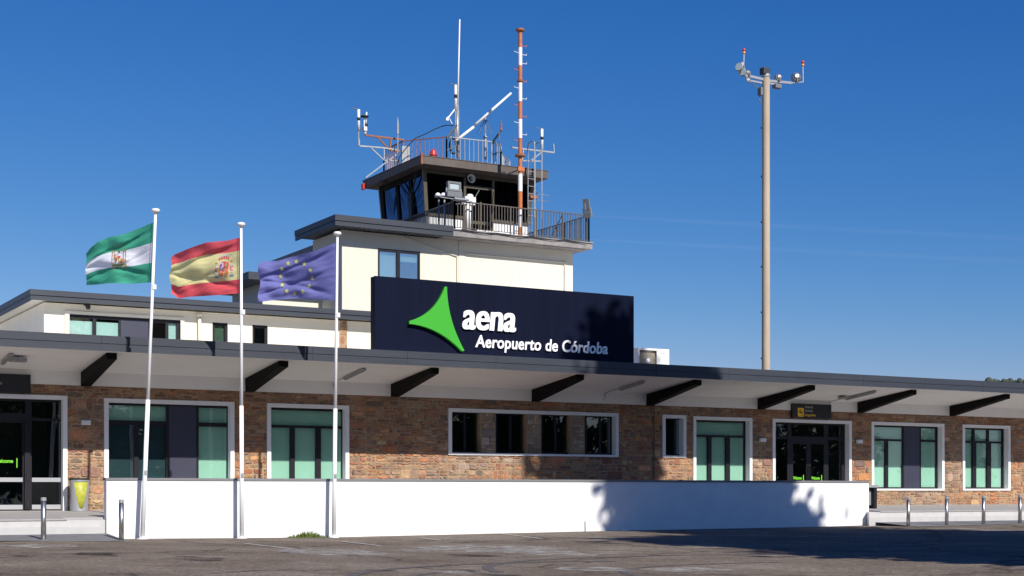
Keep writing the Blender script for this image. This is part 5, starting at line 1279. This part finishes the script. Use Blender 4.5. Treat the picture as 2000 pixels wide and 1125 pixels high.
for k, x in enumerate((6, 50, 62, 74, 86, 99, 112, 126, 30, 14, 142, 56, 68, 80, 45)):
    o = copy_tree(proto[k % 2], (x, -21+rnd.uniform(-4, 3)-(4 if k > 10 else 0), 0)); o.rotation_euler.z = 0; s_ = rnd.uniform(.8, 1.15); o.scale = (s_, s_, s_)

# ================================================================== faint vapour trails, high and far
m = bpy.data.materials.new('vapour'); m.use_nodes = True; t = m.node_tree; t.nodes.clear()
o_ = t.nodes.new('ShaderNodeOutputMaterial'); mx = t.nodes.new('ShaderNodeMixShader'); tr = t.nodes.new('ShaderNodeBsdfTransparent'); df = t.nodes.new('ShaderNodeBsdfDiffuse'); df.inputs[0].default_value = (.9, .9, .9, 1)
lw = t.nodes.new('ShaderNodeLayerWeight'); lw.inputs[0].default_value = .5; iv = t.nodes.new('ShaderNodeMath'); iv.operation = 'SUBTRACT'; iv.inputs[0].default_value = 1; t.links.new(lw.outputs['Facing'], iv.inputs[1])
pw2 = t.nodes.new('ShaderNodeMath'); pw2.operation = 'POWER'; pw2.inputs[1].default_value = 2.0; t.links.new(iv.outputs[0], pw2.inputs[0])
ge = t.nodes.new('ShaderNodeNewGeometry'); nn = t.nodes.new('ShaderNodeTexNoise'); nn.inputs['Scale'].default_value = .006; nn.inputs['Detail'].default_value = 4; t.links.new(ge.outputs['Position'], nn.inputs['Vector'])
ml = t.nodes.new('ShaderNodeMath'); ml.operation = 'MULTIPLY'; t.links.new(pw2.outputs[0], ml.inputs[0]); t.links.new(nn.outputs[0], ml.inputs[1])
m2 = t.nodes.new('ShaderNodeMath'); m2.operation = 'MULTIPLY'; m2.inputs[1].default_value = .022; t.links.new(ml.outputs[0], m2.inputs[0])
t.links.new(m2.outputs[0], mx.inputs[0]); t.links.new(tr.outputs[0], mx.inputs[1]); t.links.new(df.outputs[0], mx.inputs[2]); t.links.new(mx.outputs[0], o_.inputs[0]); M['vapour'] = m
for (ua, va), (ub, vb), lab in (((1120, 420), (2300, 482), 'upper faint white vapour trail in the sky right of the tower'), ((1150, 468), (2300, 527), 'lower faint white vapour trail in the sky right of the tower')):
    a = P(ua, va, 4200); b = P(ub, vb, 4200); s = MB(); n = 24
    for i in range(n): s.tube(a.lerp(b, i/n), a.lerp(b, (i+1)/n), 3+9*min(1, i/6), 3+9*min(1, (i+1)/6), 14, caps=False)
    tag(s.build('vapour_trail', 'vapour', smooth=True), lab, 'vapour trail', 'vapour trails')
